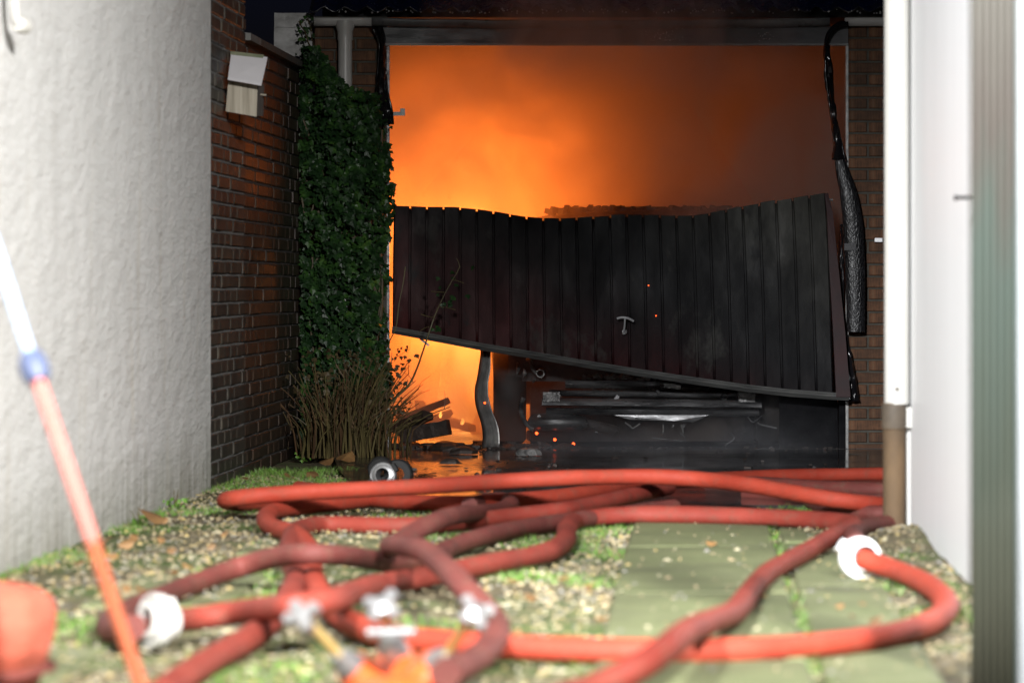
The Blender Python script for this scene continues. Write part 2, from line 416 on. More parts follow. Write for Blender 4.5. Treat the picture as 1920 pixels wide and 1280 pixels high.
# concrete path slabs
def alley_x(xa, ya, y): return xa + .047*(y-ya)
path = empty('concrete_path', (0.6, 12, 0)); tag(path, kind='structure')
k = 0
def slab(xl, xr, ya, yb, zt):
    b = MB(); g = .006; z0 = zt - .05
    t = R.uniform(-.003,.003); u = R.uniform(-.003,.003)
    P = [(alley_x(xl+g,14.5,ya+g), ya+g), (alley_x(xr-g,14.5,ya+g), ya+g), (alley_x(xr-g,14.5,yb-g), yb-g), (alley_x(xl+g,14.5,yb-g), yb-g)]
    c = .008; cx = sum(p[0] for p in P)/4; cy = sum(p[1] for p in P)/4
    vs = [(x,y,z0) for x,y in P] + [(x,y,zt-c+t) for x,y in P] + [(x-c*(1 if x>cx else -1), y-c*(1 if y>cy else -1), zt+(t if x>cx else u)) for x,y in P]
    fs = [(8,9,10,11)]
    for i in range(4):
        j = (i+1)%4; fs += [(i,j,4+j,4+i),(4+i,4+j,8+j,8+i)]
    b.add(vs, fs); b.build('slab', SLAB, path, smooth=False)
for ya, yb in ((13.0,14.95),(11.05,12.98),(9.1,11.03),(7.3,9.08)):
    slab(.44, .935, ya, yb, .040)
for ya, yb in ((13.3,14.95),(11.4,13.28),(9.5,11.38),(7.6,9.48)):
    slab(.955, 1.22, ya, yb, .034)
slab(-.82,-.30,12.85,14.6,.026); slab(-1.0,-.60,10.75,11.9,.028); slab(-1.22,-.72,8.3,9.45,.036)

# ================================================================== WHITE HOUSE (left)
WD = .0513                                     # the walls on the left run slightly to the right with depth
def lx(y): return -1.289 + WD*(y-17.04)
h = empty('white_house', (lx(10), 10, 0), 'white rendered house wall with a rough streaked surface beside the alley', 'house')
b = MB(); nx = 1
ya, yb = 3.0, 17.04
N1, N2 = 150, 60
for j in range(N2+1):
    for i in range(N1+1):
        y = ya+(yb-ya)*i/N1; z = 4.6*j/N2
        d = .007*mnoise.noise(Vector((0,y*.7,z*2.2)))+.003*mnoise.noise(Vector((5,y*2.4,z*7)))
        if i == N1 or j == N2: d = 0
        b.v.append(Vector((lx(y)+d, y, z-.02)))
for j in range(N2):
    for i in range(N1):
        a = j*(N1+1)+i; b.f.append((a,a+1,a+N1+2,a+N1+1)); b.m.append(0)
zt = 4.58
b.add([(lx(yb),yb,-.02),(-5,yb,-.02),(-5,yb,zt),(lx(yb),yb,zt),(lx(ya),ya,-.02),(-5,ya,-.02),(-5,ya,zt),(lx(ya),ya,zt)],[(0,1,2,3),(4,7,6,5),(3,2,6,7),(1,5,6,2)])
b.build('wall', STUCCO, h, smooth=60)
# pipe stub with a rounded end near the top of the wall
st = empty('wall_pipe', (lx(12.2), 12.2, 1.6), 'short white pipe end clipped to the rendered house wall', 'pipe')
c = V(14, 44, 12.02); c.x = lx(12.1)+.045
b = MB(); b.tube(crom([c+Vector((0,-.09,.75)), c+Vector((0,-.055,.16)), c+Vector((0,-.03,.05)), c+Vector((.004,.0,.0)), c+Vector((.02,.035,-.01))], .02), .016, 10); b.build('pipe', PVC, st)
b = MB(); b.lathe([(0,-.03),(.022,-.028),(.028,0),(.024,.03),(0,.034)], c+Vector((.015,.02,-.004)), (.3,1,-.1), 14); b.build('end_cap', WPIPE, st)
b = MB(); b.box((-.05,-.02,-.02),(.0,.02,.02), at=c+Vector((0,-.05,.15))); b.build('clip', PVC, st, smooth=False)

# ================================================================== BRICK WALLS (left)
ANG = math.atan2(-WD, 1.0)                     # rotation about z that turns +y to the wall's direction
RW = Matrix.Rotation(ANG, 3, 'Z')
CH = .0625
def brick_mesh(name, L, H, D, mat):
    b = MB(); c = .004
    vs = []; 
    for sx, ins in ((0, c), (1, 0)):
        pass
    # face towards +x; chamfered front
    x1 = D; 
    vs = [(0,0,0),(0,L,0),(0,L,H),(0,0,H),(x1-c,0,0),(x1-c,L,0),(x1-c,L,H),(x1-c,0,H),(x1,c,c),(x1,L-c,c),(x1,L-c,H-c),(x1,c,H-c)]
    fs = [(8,9,10,11)]
    for i in range(4):
        j=(i+1)%4; fs += [(i,j,4+j,4+i),(4+i,4+j,8+j,8+i)]
    b.add(vs, fs); return b.mesh(name, smooth=False, mats=[mat])
def brickwall(root, rot, at, length, z0, z1, mat, limit, bl=.21, joint=.011, near_first=True, D=.05):
    """bricks in running bond with their faces on the wall's plane; the first `limit` as parts, the rest joined"""
    full = brick_mesh('brick', bl, CH-joint, D, mat); half = brick_mesh('brick', bl/2-joint/2, CH-joint, D, mat)
    items = []
    n = int((z1-z0)/CH)
    for r in range(n):
        y = 0.0; first = True
        while y < length-.02:
            if first and r % 2: me, L = half, bl/2-joint/2
            else: me, L = full, bl
            first = False
            if y+L > length: 
                L2 = length-y
                me2 = me; sc = L2/L
            else: sc = 1; me2 = me
            items.append((y, z0+r*CH+joint/2, me2, sc)); y += L+joint
    items.sort(key=lambda t: t[0])
    at = Vector(at); base = ORIG[root]
    for y, z, me, sc in items[:limit]:
        o = bpy.data.objects.new('brick', me); COL.objects.link(o); o.parent = root
        o.location = at + rot @ Vector((-D+R.uniform(-.003,.003), y, z)) - base
        o.rotation_euler = (rot.to_euler().x+R.uniform(-.008,.008), 0, rot.to_euler().z+R.uniform(-.006,.006))
        o.scale = (1, sc, 1)
    rest = items[limit:]
    if rest:
        b = MB()
        for y, z, me, sc in rest:
            b.box((-D,y,z),(R.uniform(-.003,.003),y+(bl if me is full else bl/2)*sc-.004,z+CH-joint), rot=rot, at=at)
        b.build('bricks', mat, root, smooth=False, kind='stuff')
    return items
# the taller brick house corner
Y0, Y1, Y2 = 17.075, 18.40, 20.86
a0 = Vector((lx(Y0)-.012, Y0, 0))
hw = empty('brick_house', a0, 'tall dark brown brick wall end with light grey joints next to the white house', 'house')
L1 = (Y1-Y0)/math.cos(ANG)
b = MB(); b.box((-2.5,0,-.02),(-.008,L1,4.2), rot=RW, at=a0); b.build('wall', MORTAR, hw, smooth=False)
brickwall(hw, RW, a0, L1, 0, 2.5, BRICK_DARK, 300)
# the lower garden wall
a1 = Vector((lx(Y1)-.016, Y1+.002, 0)); L2 = (Y2-Y1)/math.cos(ANG)
gw = empty('garden_wall', a1, 'low wet brick garden wall with a coping, glowing orange near the ivy', 'wall')
b = MB(); b.box((-.2,0,-.02),(-.008,L2,2.02), rot=RW, at=a1); b.build('wall', MORTAR_DARK, gw, smooth=False)
brickwall(gw, RW, a1, L2, 0, 2.02, BRICK_RED, 300)
y = 0
while y < L2-.05:
    LL = min(.42, L2-y)
    b = MB(); b.box((-.235,y+.004,2.022),(.028,y+LL-.004,2.062)); b.v = [v for v in b.v]
    vs = [Vector((-.235,y+.004,2.022)),Vector((.028,y+.004,2.022)),Vector((.028,y+LL-.004,2.022)),Vector((-.235,y+LL-.004,2.022)),
          Vector((-.235,y+.004,2.085)),Vector((.028,y+.004,2.055)),Vector((.028,y+LL-.004,2.055)),Vector((-.235,y+LL-.004,2.085))]
    b.v = [RW @ v + a1 for v in vs]
    b.build('coping_stone', MORTAR_SAGE if y > .3 else MORTAR, gw, smooth=False); y += LL

# bird box on the brick house corner
bb = empty('bird_box', V(460,160,17.75), 'small wooden bird box with a white roof board on the dark brick wall', 'bird box')
p = [V(428,152,17.6), V(483,160,17.6), V(481,219,17.6), V(423,209,17.6)]
def slabpoly(P, dvec, name, mat, root, **k):
    b = MB(); n = len(P); b.add(list(P)+[q+Vector(dvec) for q in P], [tuple(range(n-1,-1,-1)), tuple(range(n,2*n))]+[(i,(i+1)%n,n+(i+1)%n,n+i) for i in range(n)])
    return b.build(name, mat, root, smooth=False, **k)
slabpoly(p, (0,.014,0), 'side_board', WOOD, bb)
slabpoly([p[1]+Vector((.0,.0,.004)),p[1]+Vector((.022,.13,.01)),p[2]+Vector((.022,.13,.008)),p[2]+Vector((0,0,.004))], (-.012,.002,0), 'front_board', WOODDK, bb)
slabpoly([p[3]+Vector((.01,.016,.004)),p[2]+Vector((-.014,.016,.004)),p[2]+Vector((.004,.13,.006)),p[3]+Vector((.01,.13,.006))], (0,0,.012), 'floor_board', WOODDK, bb)
r = [V(433,104,17.72), V(501,112,17.72), V(490,161,17.52), V(427,150,17.52)]
rb = slabpoly(r, (0,.016,.012), 'roof', ROOFWH, bb)
slabpoly([r[0]+Vector((-.004,.0,.002)), r[1]+Vector((-.02,0,.003)), r[1]+Vector((-.016,.02,.022)), r[0]+Vector((-.002,.02,.02))], (0,.09,-.01), 'roof_edge', LICHEN, bb)
b = MB(); q = V(484,177,17.66); b.tube([q, q+Vector((.034,.012,-.003))], .0045, 8); b.build('perch', WOOD, bb)
b = MB(); b.box((-.10,.0,-.01),(-.0,.06,.03), at=(p[0]+p[3])/2+Vector((.02,.12,0))); b.build('mounting_block', WOODDK, bb, smooth=False)

# ================================================================== GARAGE
GY = 20.9
gar = empty('garage', (.55, GY, 0), 'burning brick garage with an open front full of glowing orange smoke', 'garage')
PX0, PX1 = -1.036, -.655      # left pier
QX0, QX1 = 1.763, 2.6         # right pier
TOP = 2.30; LIN = 2.158
b = MB()
b.box((PX0,GY+.012,-.02),(PX1-.004,GY+.22,TOP)); b.build('pier', MORTAR_SAGE, gar, smooth=False)
b = MB(); b.box((QX0+.004,GY+.012,-.02),(QX1,GY+.22,TOP)); b.build('pier', MORTAR_SAGE, gar, smooth=False)
RF = Matrix.Rotation(math.radians(-90), 3, 'Z')   # wall frame: +y along +x, face towards -y
brickwall(gar, RF, (PX0,GY,0), PX1-PX0, 1.5, TOP, BRICK_ORANGE, 200)
brickwall(gar, RF, (QX0,GY,0), QX1-QX0-.35, 0, TOP, BRICK_ORANGE, 300)
# inside: side walls, back wall, ceiling, floor
b = MB()
b.box((-1.0,GY+.22,-.02),(-.86,27.2,TOP)); b.box((2.0,GY+.22,-.02),(2.14,27.2,TOP)); b.box((-.86,27.0,-.02),(2.0,27.2,TOP))
b.build('inner_wall', BLACK, gar, smooth=False)
b = MB(); b.box((-1.0,GY+.1,TOP+.002),(2.2,27.2,TOP+.06)); b.build('ceiling', BLACK, gar, smooth=False)
b = MB(); b.box((-.86,GY-.03,-.02),(2.0,27.0,.036)); b.build('floor', WETPAVE, gar, smooth=False)
# beam and fascia over the opening
b = MB(); b.box((PX1-.03,GY-.018,LIN),(QX0+.0,GY+.2,2.246)); b.build('fascia', FASCIA, gar, smooth=False)
for xx in (.60, 1.10, 1.40): 
    b = MB(); b.box((xx-.004,GY-.024,LIN-.004),(xx+.004,GY-.016,2.25)); b.build('fascia_joint', FASCIA, gar, smooth=False)
b = MB(); b.box((PX1-.03,GY-.028,LIN-.012),(QX0,GY-.012,LIN-.001)); b.build('drip_edge', RAIL, gar, smooth=False)
# gutter: half-round trough, sooty over the fire; still grey-white PVC at both ends
def gutter(xa, xb, mat, sag=0, name='gutter'):
    b = MB(); n = 10; k = max(4,int((xb-xa)/.08)); rr = .032
    vs = []; fs = []
    for i in range(k+1):
        x = xa+(xb-xa)*i/k; dz = -sag*math.sin(math.pi*i/k)+ (.004*mnoise.noise(Vector((x*5,0,0))) if sag else 0)
        for j in range(n+1):
            a = math.pi + math.pi*j/n
            vs.append((x, GY-.052+rr*math.cos(a), 2.288+dz+rr*1.35*math.sin(a)))
    for i in range(k):
        for j in range(n):
            q = i*(n+1)+j; fs.append((q,q+1,q+n+2,q+n+1))
    b.add(vs, fs); o = b.build(name, mat, gar)
    m = o.modifiers.new('solid','SOLIDIFY'); m.thickness = .003
    return o
gutter(PX0-.0, PX1-.08, PVC); gutter(PX1-.078, QX0-.1, GUTTER, .012); gutter(QX0-.02, QX1, PVC)
b = MB(); b.tube([Vector((-.874,GY-.05,2.262)),Vector((-.874,GY-.05,2.20)),Vector((-.874,GY-.045,0.1))], lambda t: .037, 16); b.build('downpipe', PVC, gar)
b = MB(); b.lathe([(.052,.0),(.05,-.03),(.041,-.055),(.041,-.10)], (-.874,GY-.05,2.272), (0,0,1), 16); b.build('downpipe_outlet', PVC, gar)
# roof: corrugated sheets rising to the back
b = MB(); k = 260; xa, xb = -1.06, 4.2; vs = []
for i in range(k+1):
    x = xa+(xb-xa)*i/k; ph = (x/.112) % 1.0
    c = .014*(1 if ph < .42 else -1)*min(1, 6*min(abs(ph-.0),abs(ph-.42),abs(ph-1)))
    z = 2.335+c + .004*mnoise.noise(Vector((x*3,1,0)))
    vs += [(x,GY-.085+R.uniform(-.008,.008),z-.006), (x,GY-.085,z), (x,27.6,z+1.9)]
fs = []
for i in range(k):
    q = i*3; fs += [(q,q+3,q+4,q+1),(q+1,q+4,q+5,q+2)]
b.add(vs, fs); o = b.build('roof', ROOF, gar, smooth=30)
m = o.modifiers.new('solid','SOLIDIFY'); m.thickness = .006
# water-wet drops and nails along the eaves
b = MB()
for i in range(110):
    x = R.uniform(-.95,1.95); s = R.uniform(.003,.007)
    b.lathe([(0,-s),(s,0),(0,s)], (x, GY-.095+R.uniform(-.006,.006), 2.322+R.uniform(-.012,.012)), (0,0,1), 6)
for i in range(60):
    s = R.uniform(.0015,.0035); x = R.gauss(.79,.05); b.lathe([(0,-s),(s,0),(0,s)], (x, GY-.03, 2.17+abs(R.gauss(0,.035))), (0,0,1), 6)
for i in range(30):
    s = R.uniform(.0015,.003); x = R.gauss(1.325,.02); b.lathe([(0,-s),(s,0),(0,s)], (x, GY-.03, 2.17+abs(R.gauss(0,.03))), (0,0,1), 6)
b.build('water_drops', CHROME, gar, kind='stuff')
# steel frame at both jambs
b = MB(); b.box((QX0-.012,GY-.006,.03),(QX0+.002,GY+.05,2.155)); b.build('door_jamb', STEEL, gar, smooth=False)
b = MB(); b.box((QX0-.045,GY+.01,.03),(QX0-.013,GY+.06,.42)); b.build('door_jamb', SOOT, gar, smooth=False)
b = MB(); b.box((PX1-.002,GY+.0,.03),(PX1+.012,GY+.06,2.155)); b.build('door_jamb', CARSTEEL, gar, smooth=False)
# bracket sticking out at the left jamb
b = MB(); q = V(738,213,GY+.15); b.box((-.06,-.01,-.012),(.035,.01,.008), at=q); b.box((.035,-.012,-.012),(.06,.012,.026), at=q); b.build('track_bracket', STEEL, gar, smooth=False)
# white boarded fascia of the neighbouring shed seen over the garden wall
nb = empty('white_fascia', V(550,60,21.05), 'weathered white fascia board behind the garden wall coping', 'fascia')
for k2,(za,zb) in enumerate(((2.07,2.2485),(2.25,2.325))):
    b = MB(); b.box((-1.255+.002*k2,21.0-.006*k2,za),(PX0-.006,21.04,zb)); b.build('board', DIRTYWHITE, nb, smooth=False)

# melted black plastic flap on the left, charred molten downpipe on the right
def ribbon(name, spine, width, mat, root, depth=.012, seed=0, fold=.012):
    b = MB(); P = crom(spine, .02); k = len(P); n = 8; vs = []; fs = []
    for i, p in enumerate(P):
        t = i/(k-1); w = width(t)
        for j in range(n+1):
            u = j/n-.5
            d = fold*math.sin(u*9+seed+t*5)+.012*mnoise.noise(Vector((u*4+seed,t*9,0)))
            vs.append(p+Vector((u*w+.004*mnoise.noise(Vector((j,t*20,seed))), d-.5*w*max(0,.25-u*u), 0)))
    for i in range(k-1):
        for j in range(n):
            q = i*(n+1)+j; fs.append((q,q+1,q+n+2,q+n+1))
    b.add(vs, fs); o = b.build(name, mat, root)
    m = o.modifiers.new('solid','SOLIDIFY'); m.thickness = depth; return o
def interp(tab):
    def f(t):
        for (a,va),(b_,vb) in zip(tab, tab[1:]):
            if t <= b_: return va+(vb-va)*(t-a)/max(1e-6,b_-a)
        return tab[-1][1]
    return f
ribbon('melted_flap', [V(705,50,GY-.05),V(714,75,GY-.04),V(716,120,GY-.03),V(716,170,GY-.03),V(721,205,GY-.03),V(723,234,GY-.03)], interp([(0,.06),(.2,.03),(.5,.055),(.8,.085),(1,.085)]), MELT, gar, .006, 2)
md = empty('melted_downpipe', V(1600,450,GY-.08), 'charred crackled black downpipe hanging melted beside the garage opening', 'drainpipe')
b = MB(); P = crom([V(1590,45,GY-.06),V(1572,48,GY-.06),V(1556,62,GY-.06),V(1549,84,GY-.05),V(1551,110,GY-.05)], .01)
b.tube(P, interp([(0,.03),(.3,.028),(.6,.024),(1,.012)]), 10, flat=(1,.6)); b.build('gutter_stub', MELT, md)
ribbon('molten_strand', [V(1551,85,GY-.05),V(1553,150,GY-.05),V(1559,200,GY-.06),V(1568,250,GY-.07),V(1575,300,GY-.08)], interp([(0,.018),(.25,.04),(.5,.03),(.8,.045),(1,.07)]), MELT, md, .01, 1, .006)
P = crom([V(1571,285,GY-.08),V(1579,320,GY-.08),V(1590,360,GY-.09),V(1598,410,GY-.09),V(1602,470,GY-.09),V(1604,540,GY-.09),V(1605,622,GY-.09)], .015)
b = MB(); b.tube(P, interp([(0,.022),(.12,.038),(.25,.048),(.4,.054),(.7,.053),(1,.048)]), 14, flat=(.5,1)); b.build('charred_pipe', CHAR, md)
b = MB(); b.box((-.05,-.036,-.018),(.01,-.026,.018), at=V(1600,463,GY-.09)); b.build('pipe_clip', FASCIA, md, smooth=False)
ribbon('molten_strand', [V(1577,420,GY-.03),V(1578,520,GY-.03),V(1579,600,GY-.03),V(1590,680,GY-.05),V(1598,752,GY-.06)], interp([(0,.015),(.5,.03),(.8,.05),(1,.075)]), MELT, md, .006, 4, .005)
# small white tap / bracket on the right pier
b = MB(); q = V(1646,450,GY-.012); b.box((-.018,-.02,-.010),(.022,.0,.010), at=q); b.build('wall_bracket', CHROME, gar, smooth=False)

# ------------------------------------------------------------------ the fallen garage door
gd = empty('garage_door', V(1150,700,20.75), 'buckled soot-black metal garage door hanging askew across the opening', 'garage door')
tops = [(738,386),(770,386),(800,387),(850,388),(900,394),(950,402),(1000,408),(1040,409),(1100,407),(1170,404),(1250,403),(1310,402),(1370,392),(1420,383),(1470,373),(1510,366),(1548,359)]
bots = [(736,614),(800,626),(900,645),(1000,661),(1100,678),(1200,694),(1300,709),(1400,723),(1480,732),(1562,738)]
def curve(tab, u):
    x = tab[0][0]+(tab[-1][0]-tab[0][0])*u
    for (a,va),(b_,vb) in zip(tab, tab[1:]):
        if x <= b_+1e-6: return x, va+(vb-va)*(x-a)/(b_-a)
    return tab[-1]
def doorP(u, v, off=0.0):
    xt, yt = curve(tops, u); xb, yb = curve(bots, u)
    Y = 20.80 - .07*math.sin(math.pi*v)*(.4+.6*u) - .03*v + .02*math.sin(u*7+v*2) + .030*mnoise.noise(Vector((u*6,v*2.2,4))) + .010*mnoise.noise(Vector((u*17,v*6,9)))
    yt2 = yt + 6*math.sin(u*21)*.25
    return V(xt+(xb-xt)*v, yt2+(yb-yt2)*v, 20.80) + Vector((0, Y-20.80+off, 0))
NS = 26
b = MB(); NU, NV = 104, 10; vs = []; fs = []
for i in range(NU+1):
    for j in range(NV+1): vs.append(doorP(i/NU, .016+.984*j/NV, .014))
for i in range(NU):
    for j in range(NV):
        q = i*(NV+1)+j; fs.append((q,q+NV+1,q+NV+2,q+1))
b.add(vs, fs); o = b.build('door_sheet', DOOR, gd); m = o.modifiers.new('solid','SOLIDIFY'); m.thickness = .004; m.offset = 1
for s in range(NS):
    u0 = (s+.035)/NS; u1 = (s+.965)/NS; b = MB(); NV = 9; vs = []; fs = []
    j0 = R.uniform(-.006,.006); j1 = R.uniform(-.004,.004); top = R.uniform(-.004,.004)
    for j in range(NV+1):
        v = top+(1-top)*j/NV*.995
        w = j0*(1-v)+j1*v+.006*mnoise.noise(Vector((s*1.7,v*4,0)))
        for uu, oo in ((u0+.0005,.013),(u0+.002,.0008),(u0*.5+u1*.5,.000),(u1-.002,.0008),(u1-.0005,.013)):
            vs.append(doorP(uu, v, oo+w))
    for j in range(NV):
        for i in range(4):
            q = j*5+i; fs.append((q,q+1,q+6,q+5))
    fs += [(0,1,2,3,4)[::-1], tuple(NV*5+i for i in range(5))]
    b.add(vs, fs); b.build('slat', DOOR, gd, smooth=30)
# bottom rail in two members, right stile, handle
P = [doorP(i/20, 1.0)+Vector((0,-.012,-.012)) for i in range(21)]; P.append(V(1592,744,20.76))
b = MB(); b.tube(P, .021, 4, flat=(1,.9)); b.build('bottom_rail', RAIL, gd, smooth=False)
b = MB(); b.tube([p+Vector((0,-.014,.014)) for p in P], .006, 4); b.build('rail_lip', RAIL, gd, smooth=False)
st_ = [V(1549,362,20.80),V(1556,400,20.79),V(1563,500,20.77),V(1573,620,20.76),V(1581,744,20.75)]
b = MB(); vs = []; wd = [.016,.026,.040,.052,.062]
for p, w in zip(st_, wd): vs += [p+Vector((-w*.6,-.016,0)), p+Vector((w*.6,-.012,0)), p+Vector((w*.6,.03,0)), p+Vector((-w*.6,.03,0))]
fs = [(0,1,2,3)]
for i in range(4):
    for j in range(4): fs.append((i*4+j,(i+1)*4+j,(i+1)*4+(j+1)%4,i*4+(j+1)%4))
fs.append((19,18,17,16)); b.add(vs, fs); b.build('side_stile', DOORRED, gd, smooth=False)
b = MB(); b.tube([V(1552,374,20.79),V(1562,375,20.79)], .006, 8); b.build('roller_pin', STEEL, gd)
hd = MB(); q0 = V(1172,600,20.70)
hd.tube(crom([V(1157,597,20.66),V(1165,595,20.655),V(1173,595.5,20.65),V(1181,598,20.655),V(1188,602,20.66)], .01), .006, 8)
hd.tube([V(1172,597,20.655),V(1171,612,20.67),V(1169,626,20.70)], .005, 8); hd.build('handle', CHROME, gd)
b = MB(); b.lathe([(.014,0),(.012,-.005),(0,-.006)], V(1171,622,20.712), (0,1,0), 16); b.build('handle_plate', CARSTEEL, gd)
# loose fixing under the rail
b = MB(); b.box((-.03,-.004,-.006),(.03,.004,.006), rot=Matrix.Rotation(math.radians(38),3,'Y'), at=V(796,641,20.80)); b.build('rail_bracket', STEEL, gd, smooth=False)
for i,(x,y,lab) in enumerate(((1216,535,'red glowing ember speck high on the soot-black door'),(1230,592,'red glowing ember speck on the door right of its handle'))):
    b = MB(); q = V(x,y,20.70); b.lathe([(0,-.003),(.0032,-.001),(.003,.002),(0,.003)], q, (.2,1,.3), 7)
    b.build('ember', EMBER, label=lab, cat='ember', base=q, group='embers on the garage door')

# ------------------------------------------------------------------ twisted steel channel in the left gap
tc = empty('twisted_strip', V(920,840,20.9), 'bent pale steel channel standing buckled in the left gap below the door', 'metal strip')
P = crom([V(911,655,20.92),V(909,690,20.9),V(903,730,20.88),V(906,760,20.86),V(915,785,20.84),V(921,812,20.83),V(920,838,20.82)], .02)
b = MB(); vs = []; fs = []; k = len(P)
for i,p in enumerate(P):
    t = i/(k-1); w = .026+.020*t
    for ux, uy in ((-1,.3),(-.55,-.3),(-.2,.25),(.2,-.25),(.6,.2),(1,-.2)):
        vs.append(p+Vector((ux*w+.003*mnoise.noise(Vector((ux*3,t*8,1))), uy*w*.9, 0)))
for i in range(k-1):
    for j in range(5):
        q = i*6+j; fs.append((q,q+1,q+7,q+6))
b.add(vs, fs); o = b.build('channel', STEEL, tc); m = o.modifiers.new('solid','SOLIDIFY'); m.thickness = .003
b = MB(); b.lathe([(0,0),(.006,.002),(0,.006)], V(909,755,20.84), (0,-1,0), 8); b.build('bolt', EMBER, tc)

# ------------------------------------------------------------------ burnt car
CY = 21.15
car = empty('burnt_car', (.72, 23.0, .03), 'burnt-out black car in the garage, its bare rear end showing under the door', 'car')
# shell: lofted cross-sections from the tail to the bonnet
secs = [  # (y, half width low, half width waist, half width roof, z low, z waist, z roof)
 (21.34,.72,.76,.60,.42,.86,1.02),(21.42,.76,.80,.58,.30,.90,1.14),(21.62,.79,.82,.57,.26,.92,1.28),(22.0,.80,.83,.58,.24,.92,1.315),
 (22.8,.80,.83,.58,.22,.91,1.315),(23.4,.80,.83,.55,.22,.90,1.26),(23.9,.80,.82,.52,.24,.90,1.00),(24.6,.78,.80,.60,.26,.82,.86),(25.0,.70,.72,.56,.34,.68,.74)]
b = MB(); vs = []; fs = []; cx = .71
for (y,a,w,rf,z0,z1,z2) in secs:
    ring = [(-a,z0),(-w,(z0+z1)*.5),(-w,z1),(-rf-.03,z2-.06),(-rf*.6,z2),(0,z2+.012),(rf*.6,z2),(rf+.03,z2-.06),(w,z1),(w,(z0+z1)*.5),(a,z0),(0,z0-.02)]
    for x, z in ring: vs.append((cx+x, y, z+.012*mnoise.noise(Vector((x*6,y*6,z*6)))))
n = 12
for i in range(len(secs)-1):
    for j in range(n): fs.append((i*n+j,(i+1)*n+j,(i+1)*n+(j+1)%n,i*n+(j+1)%n))
fs.append(tuple(range(n))); fs.append(tuple((len(secs)-1)*n+j for j in range(n-1,-1,-1)))
b.add(vs, fs); b.build('body', CARBODY, car, smooth=50)
b = MB()     # burnt lining heaped along the roof edge
for i in range(70):
    x = cx-.50+i*.0145; b.box((-.014,-.03,-.015),(.014,.03,.012), rot=Matrix.Rotation(R.uniform(0,3),3,'Z')@Matrix.Rotation(R.uniform(-.4,.4),3,'X'), at=(x,21.75+R.uniform(-.06,.06),1.300+R.uniform(-.008,.010)))
b.build('roof_crust', CARBODY, car, smooth=False)
def ztube(name, pts, r, mat, n=10, flat=None, sub=None):
    b = MB(); b.tube(crom(pts, .03), r, n, flat=flat); return b.build(name, mat, sub or car)
for i in range(26):      # cables, clips and brackets hanging in the burnt tail
    x = R.uniform(1000,1440); y = R.uniform(712,812); q = V(x, y, 21.10+R.uniform(-.03,.05))
    if i % 2: 
        b = MB(); b.tube(crom([q, q+Vector((R.gauss(0,.03),R.gauss(0,.01),-R.uniform(.01,.04))), q+Vector((R.gauss(0,.07),R.gauss(0,.01),-R.uniform(.0,.07)))], .015), R.uniform(.002,.005), 6); b.build('cable', CARSTEEL, car)
    else:
        b = MB(); a = R.uniform(.006,.02); b.box((-a,-.006,-a*.6),(a,.008,a*.6), rot=Matrix.Rotation(R.uniform(-1,1),3,'Y')@Matrix.Rotation(R.uniform(-.6,.3),3,'X'), at=q); b.build('bracket', CARSTEEL, car, smooth=False)
# rear panel, beam, ribs
bm = MB(); bm.box((.10,21.37,.045),(1.30,24.7,.40)); bm.build('underbody', SOOT, car, smooth=False)
bm = MB(); bm.box((-.02,21.19,.38),(1.44,21.30,.56)); bm.build('rear_panel', CARBODY, car, smooth=False)
def bar(xa, xb, ya, yb, Y, lean, mat, name='bumper_beam', step=26):
    # pressed steel bar facing the lane: front face leaning back, rolled edges, a little buckled
    b = MB(); prof = [(ya,.050),(ya+.8,.012),(ya+2.2,.002),((ya+yb)/2,lean*.5),(yb-2.2,lean),(yb-.8,lean+.008),(yb,.060)]
    k = max(6, int((xb-xa)/step)); sd = R.uniform(0, 90); n_ = len(prof)
    for q in range(k+1):
        x = xa+(xb-xa)*q/k
        for (y, d) in prof:
            b.v.append(V(x, y+1.6*mnoise.noise(Vector((x*.02,sd,0)))+(x-1200)*.012, Y)+Vector((0, d+.006*mnoise.noise(Vector((x*.03,y*.2,sd))), 0)))
    for q in range(k):
        for r_ in range(n_-1):
            a = q*n_+r_; b.f.append((a,a+1,a+n_+1,a+n_)); b.m.append(0)
    b.f += [tuple(range(n_))[::-1], tuple(k*n_+r_ for r_ in range(n_))]; b.m += [0, 0]
    return b.build(name, mat, car, smooth=50)
bar(1030, 1400, 733, 745, 21.07, .012, CARSTEEL)
bar(1016, 1428, 748, 763, 21.04, -.012, CARSTEEL)
bar(1024, 1424, 766, 779, 21.06, .014, CARSTEEL)
bar(1060, 1330, 712, 730, 21.12, .020, CARSTEEL, 'tail_panel')
for xx in (1034, 1400):
    b = MB(); q = V(xx, 744, 21.03); b.box((-.045,-.008,-.026),(.045,.02,.026), at=q); b.build('crash_can', ASH, car, smooth=False)
bm = MB()
for i in range(60):
    x = R.uniform(1095,1240); q = V(x, 708+R.uniform(-5,12)+(x-1095)*.04, 21.16); s = R.uniform(.008,.022)
    bm.box((-s,-.012,-s*.6),(s,.02,s*.6), rot=Matrix.Rotation(R.uniform(-1,1),3,'Y')@Matrix.Rotation(R.uniform(-.6,.6),3,'X'), at=q)
bm.build('burnt_insulation', ASH, car, smooth=False)
bm = MB(); P = [V(1150,778,21.07),V(1240,777,21.05),V(1330,778,21.06),V(1300,791,21.07),V(1265,789,21.06),V(1180,786,21.07)]
bm.add(P+[p+Vector((0,.03,0)) for p in P], [(5,4,3,2,1,0),(6,7,8,9,10,11)]+[(i,(i+1)%6,6+(i+1)%6,6+i) for i in range(6)]); bm.build('tow_plate', CARSTEEL, car, smooth=False)
for (xa,ya,xb,yb) in ((1172,792,1186,803),(1186,803,1200,794),(1243,795,1243,812),(1277,796,1281,812),(1214,694,1230,712)):
    ztube('hanging_wire', [V(xa,ya,21.06),V((xa+xb)/2+1,(ya+yb)/2,21.06),V(xb,yb,21.06)], .005, STEEL, 6)
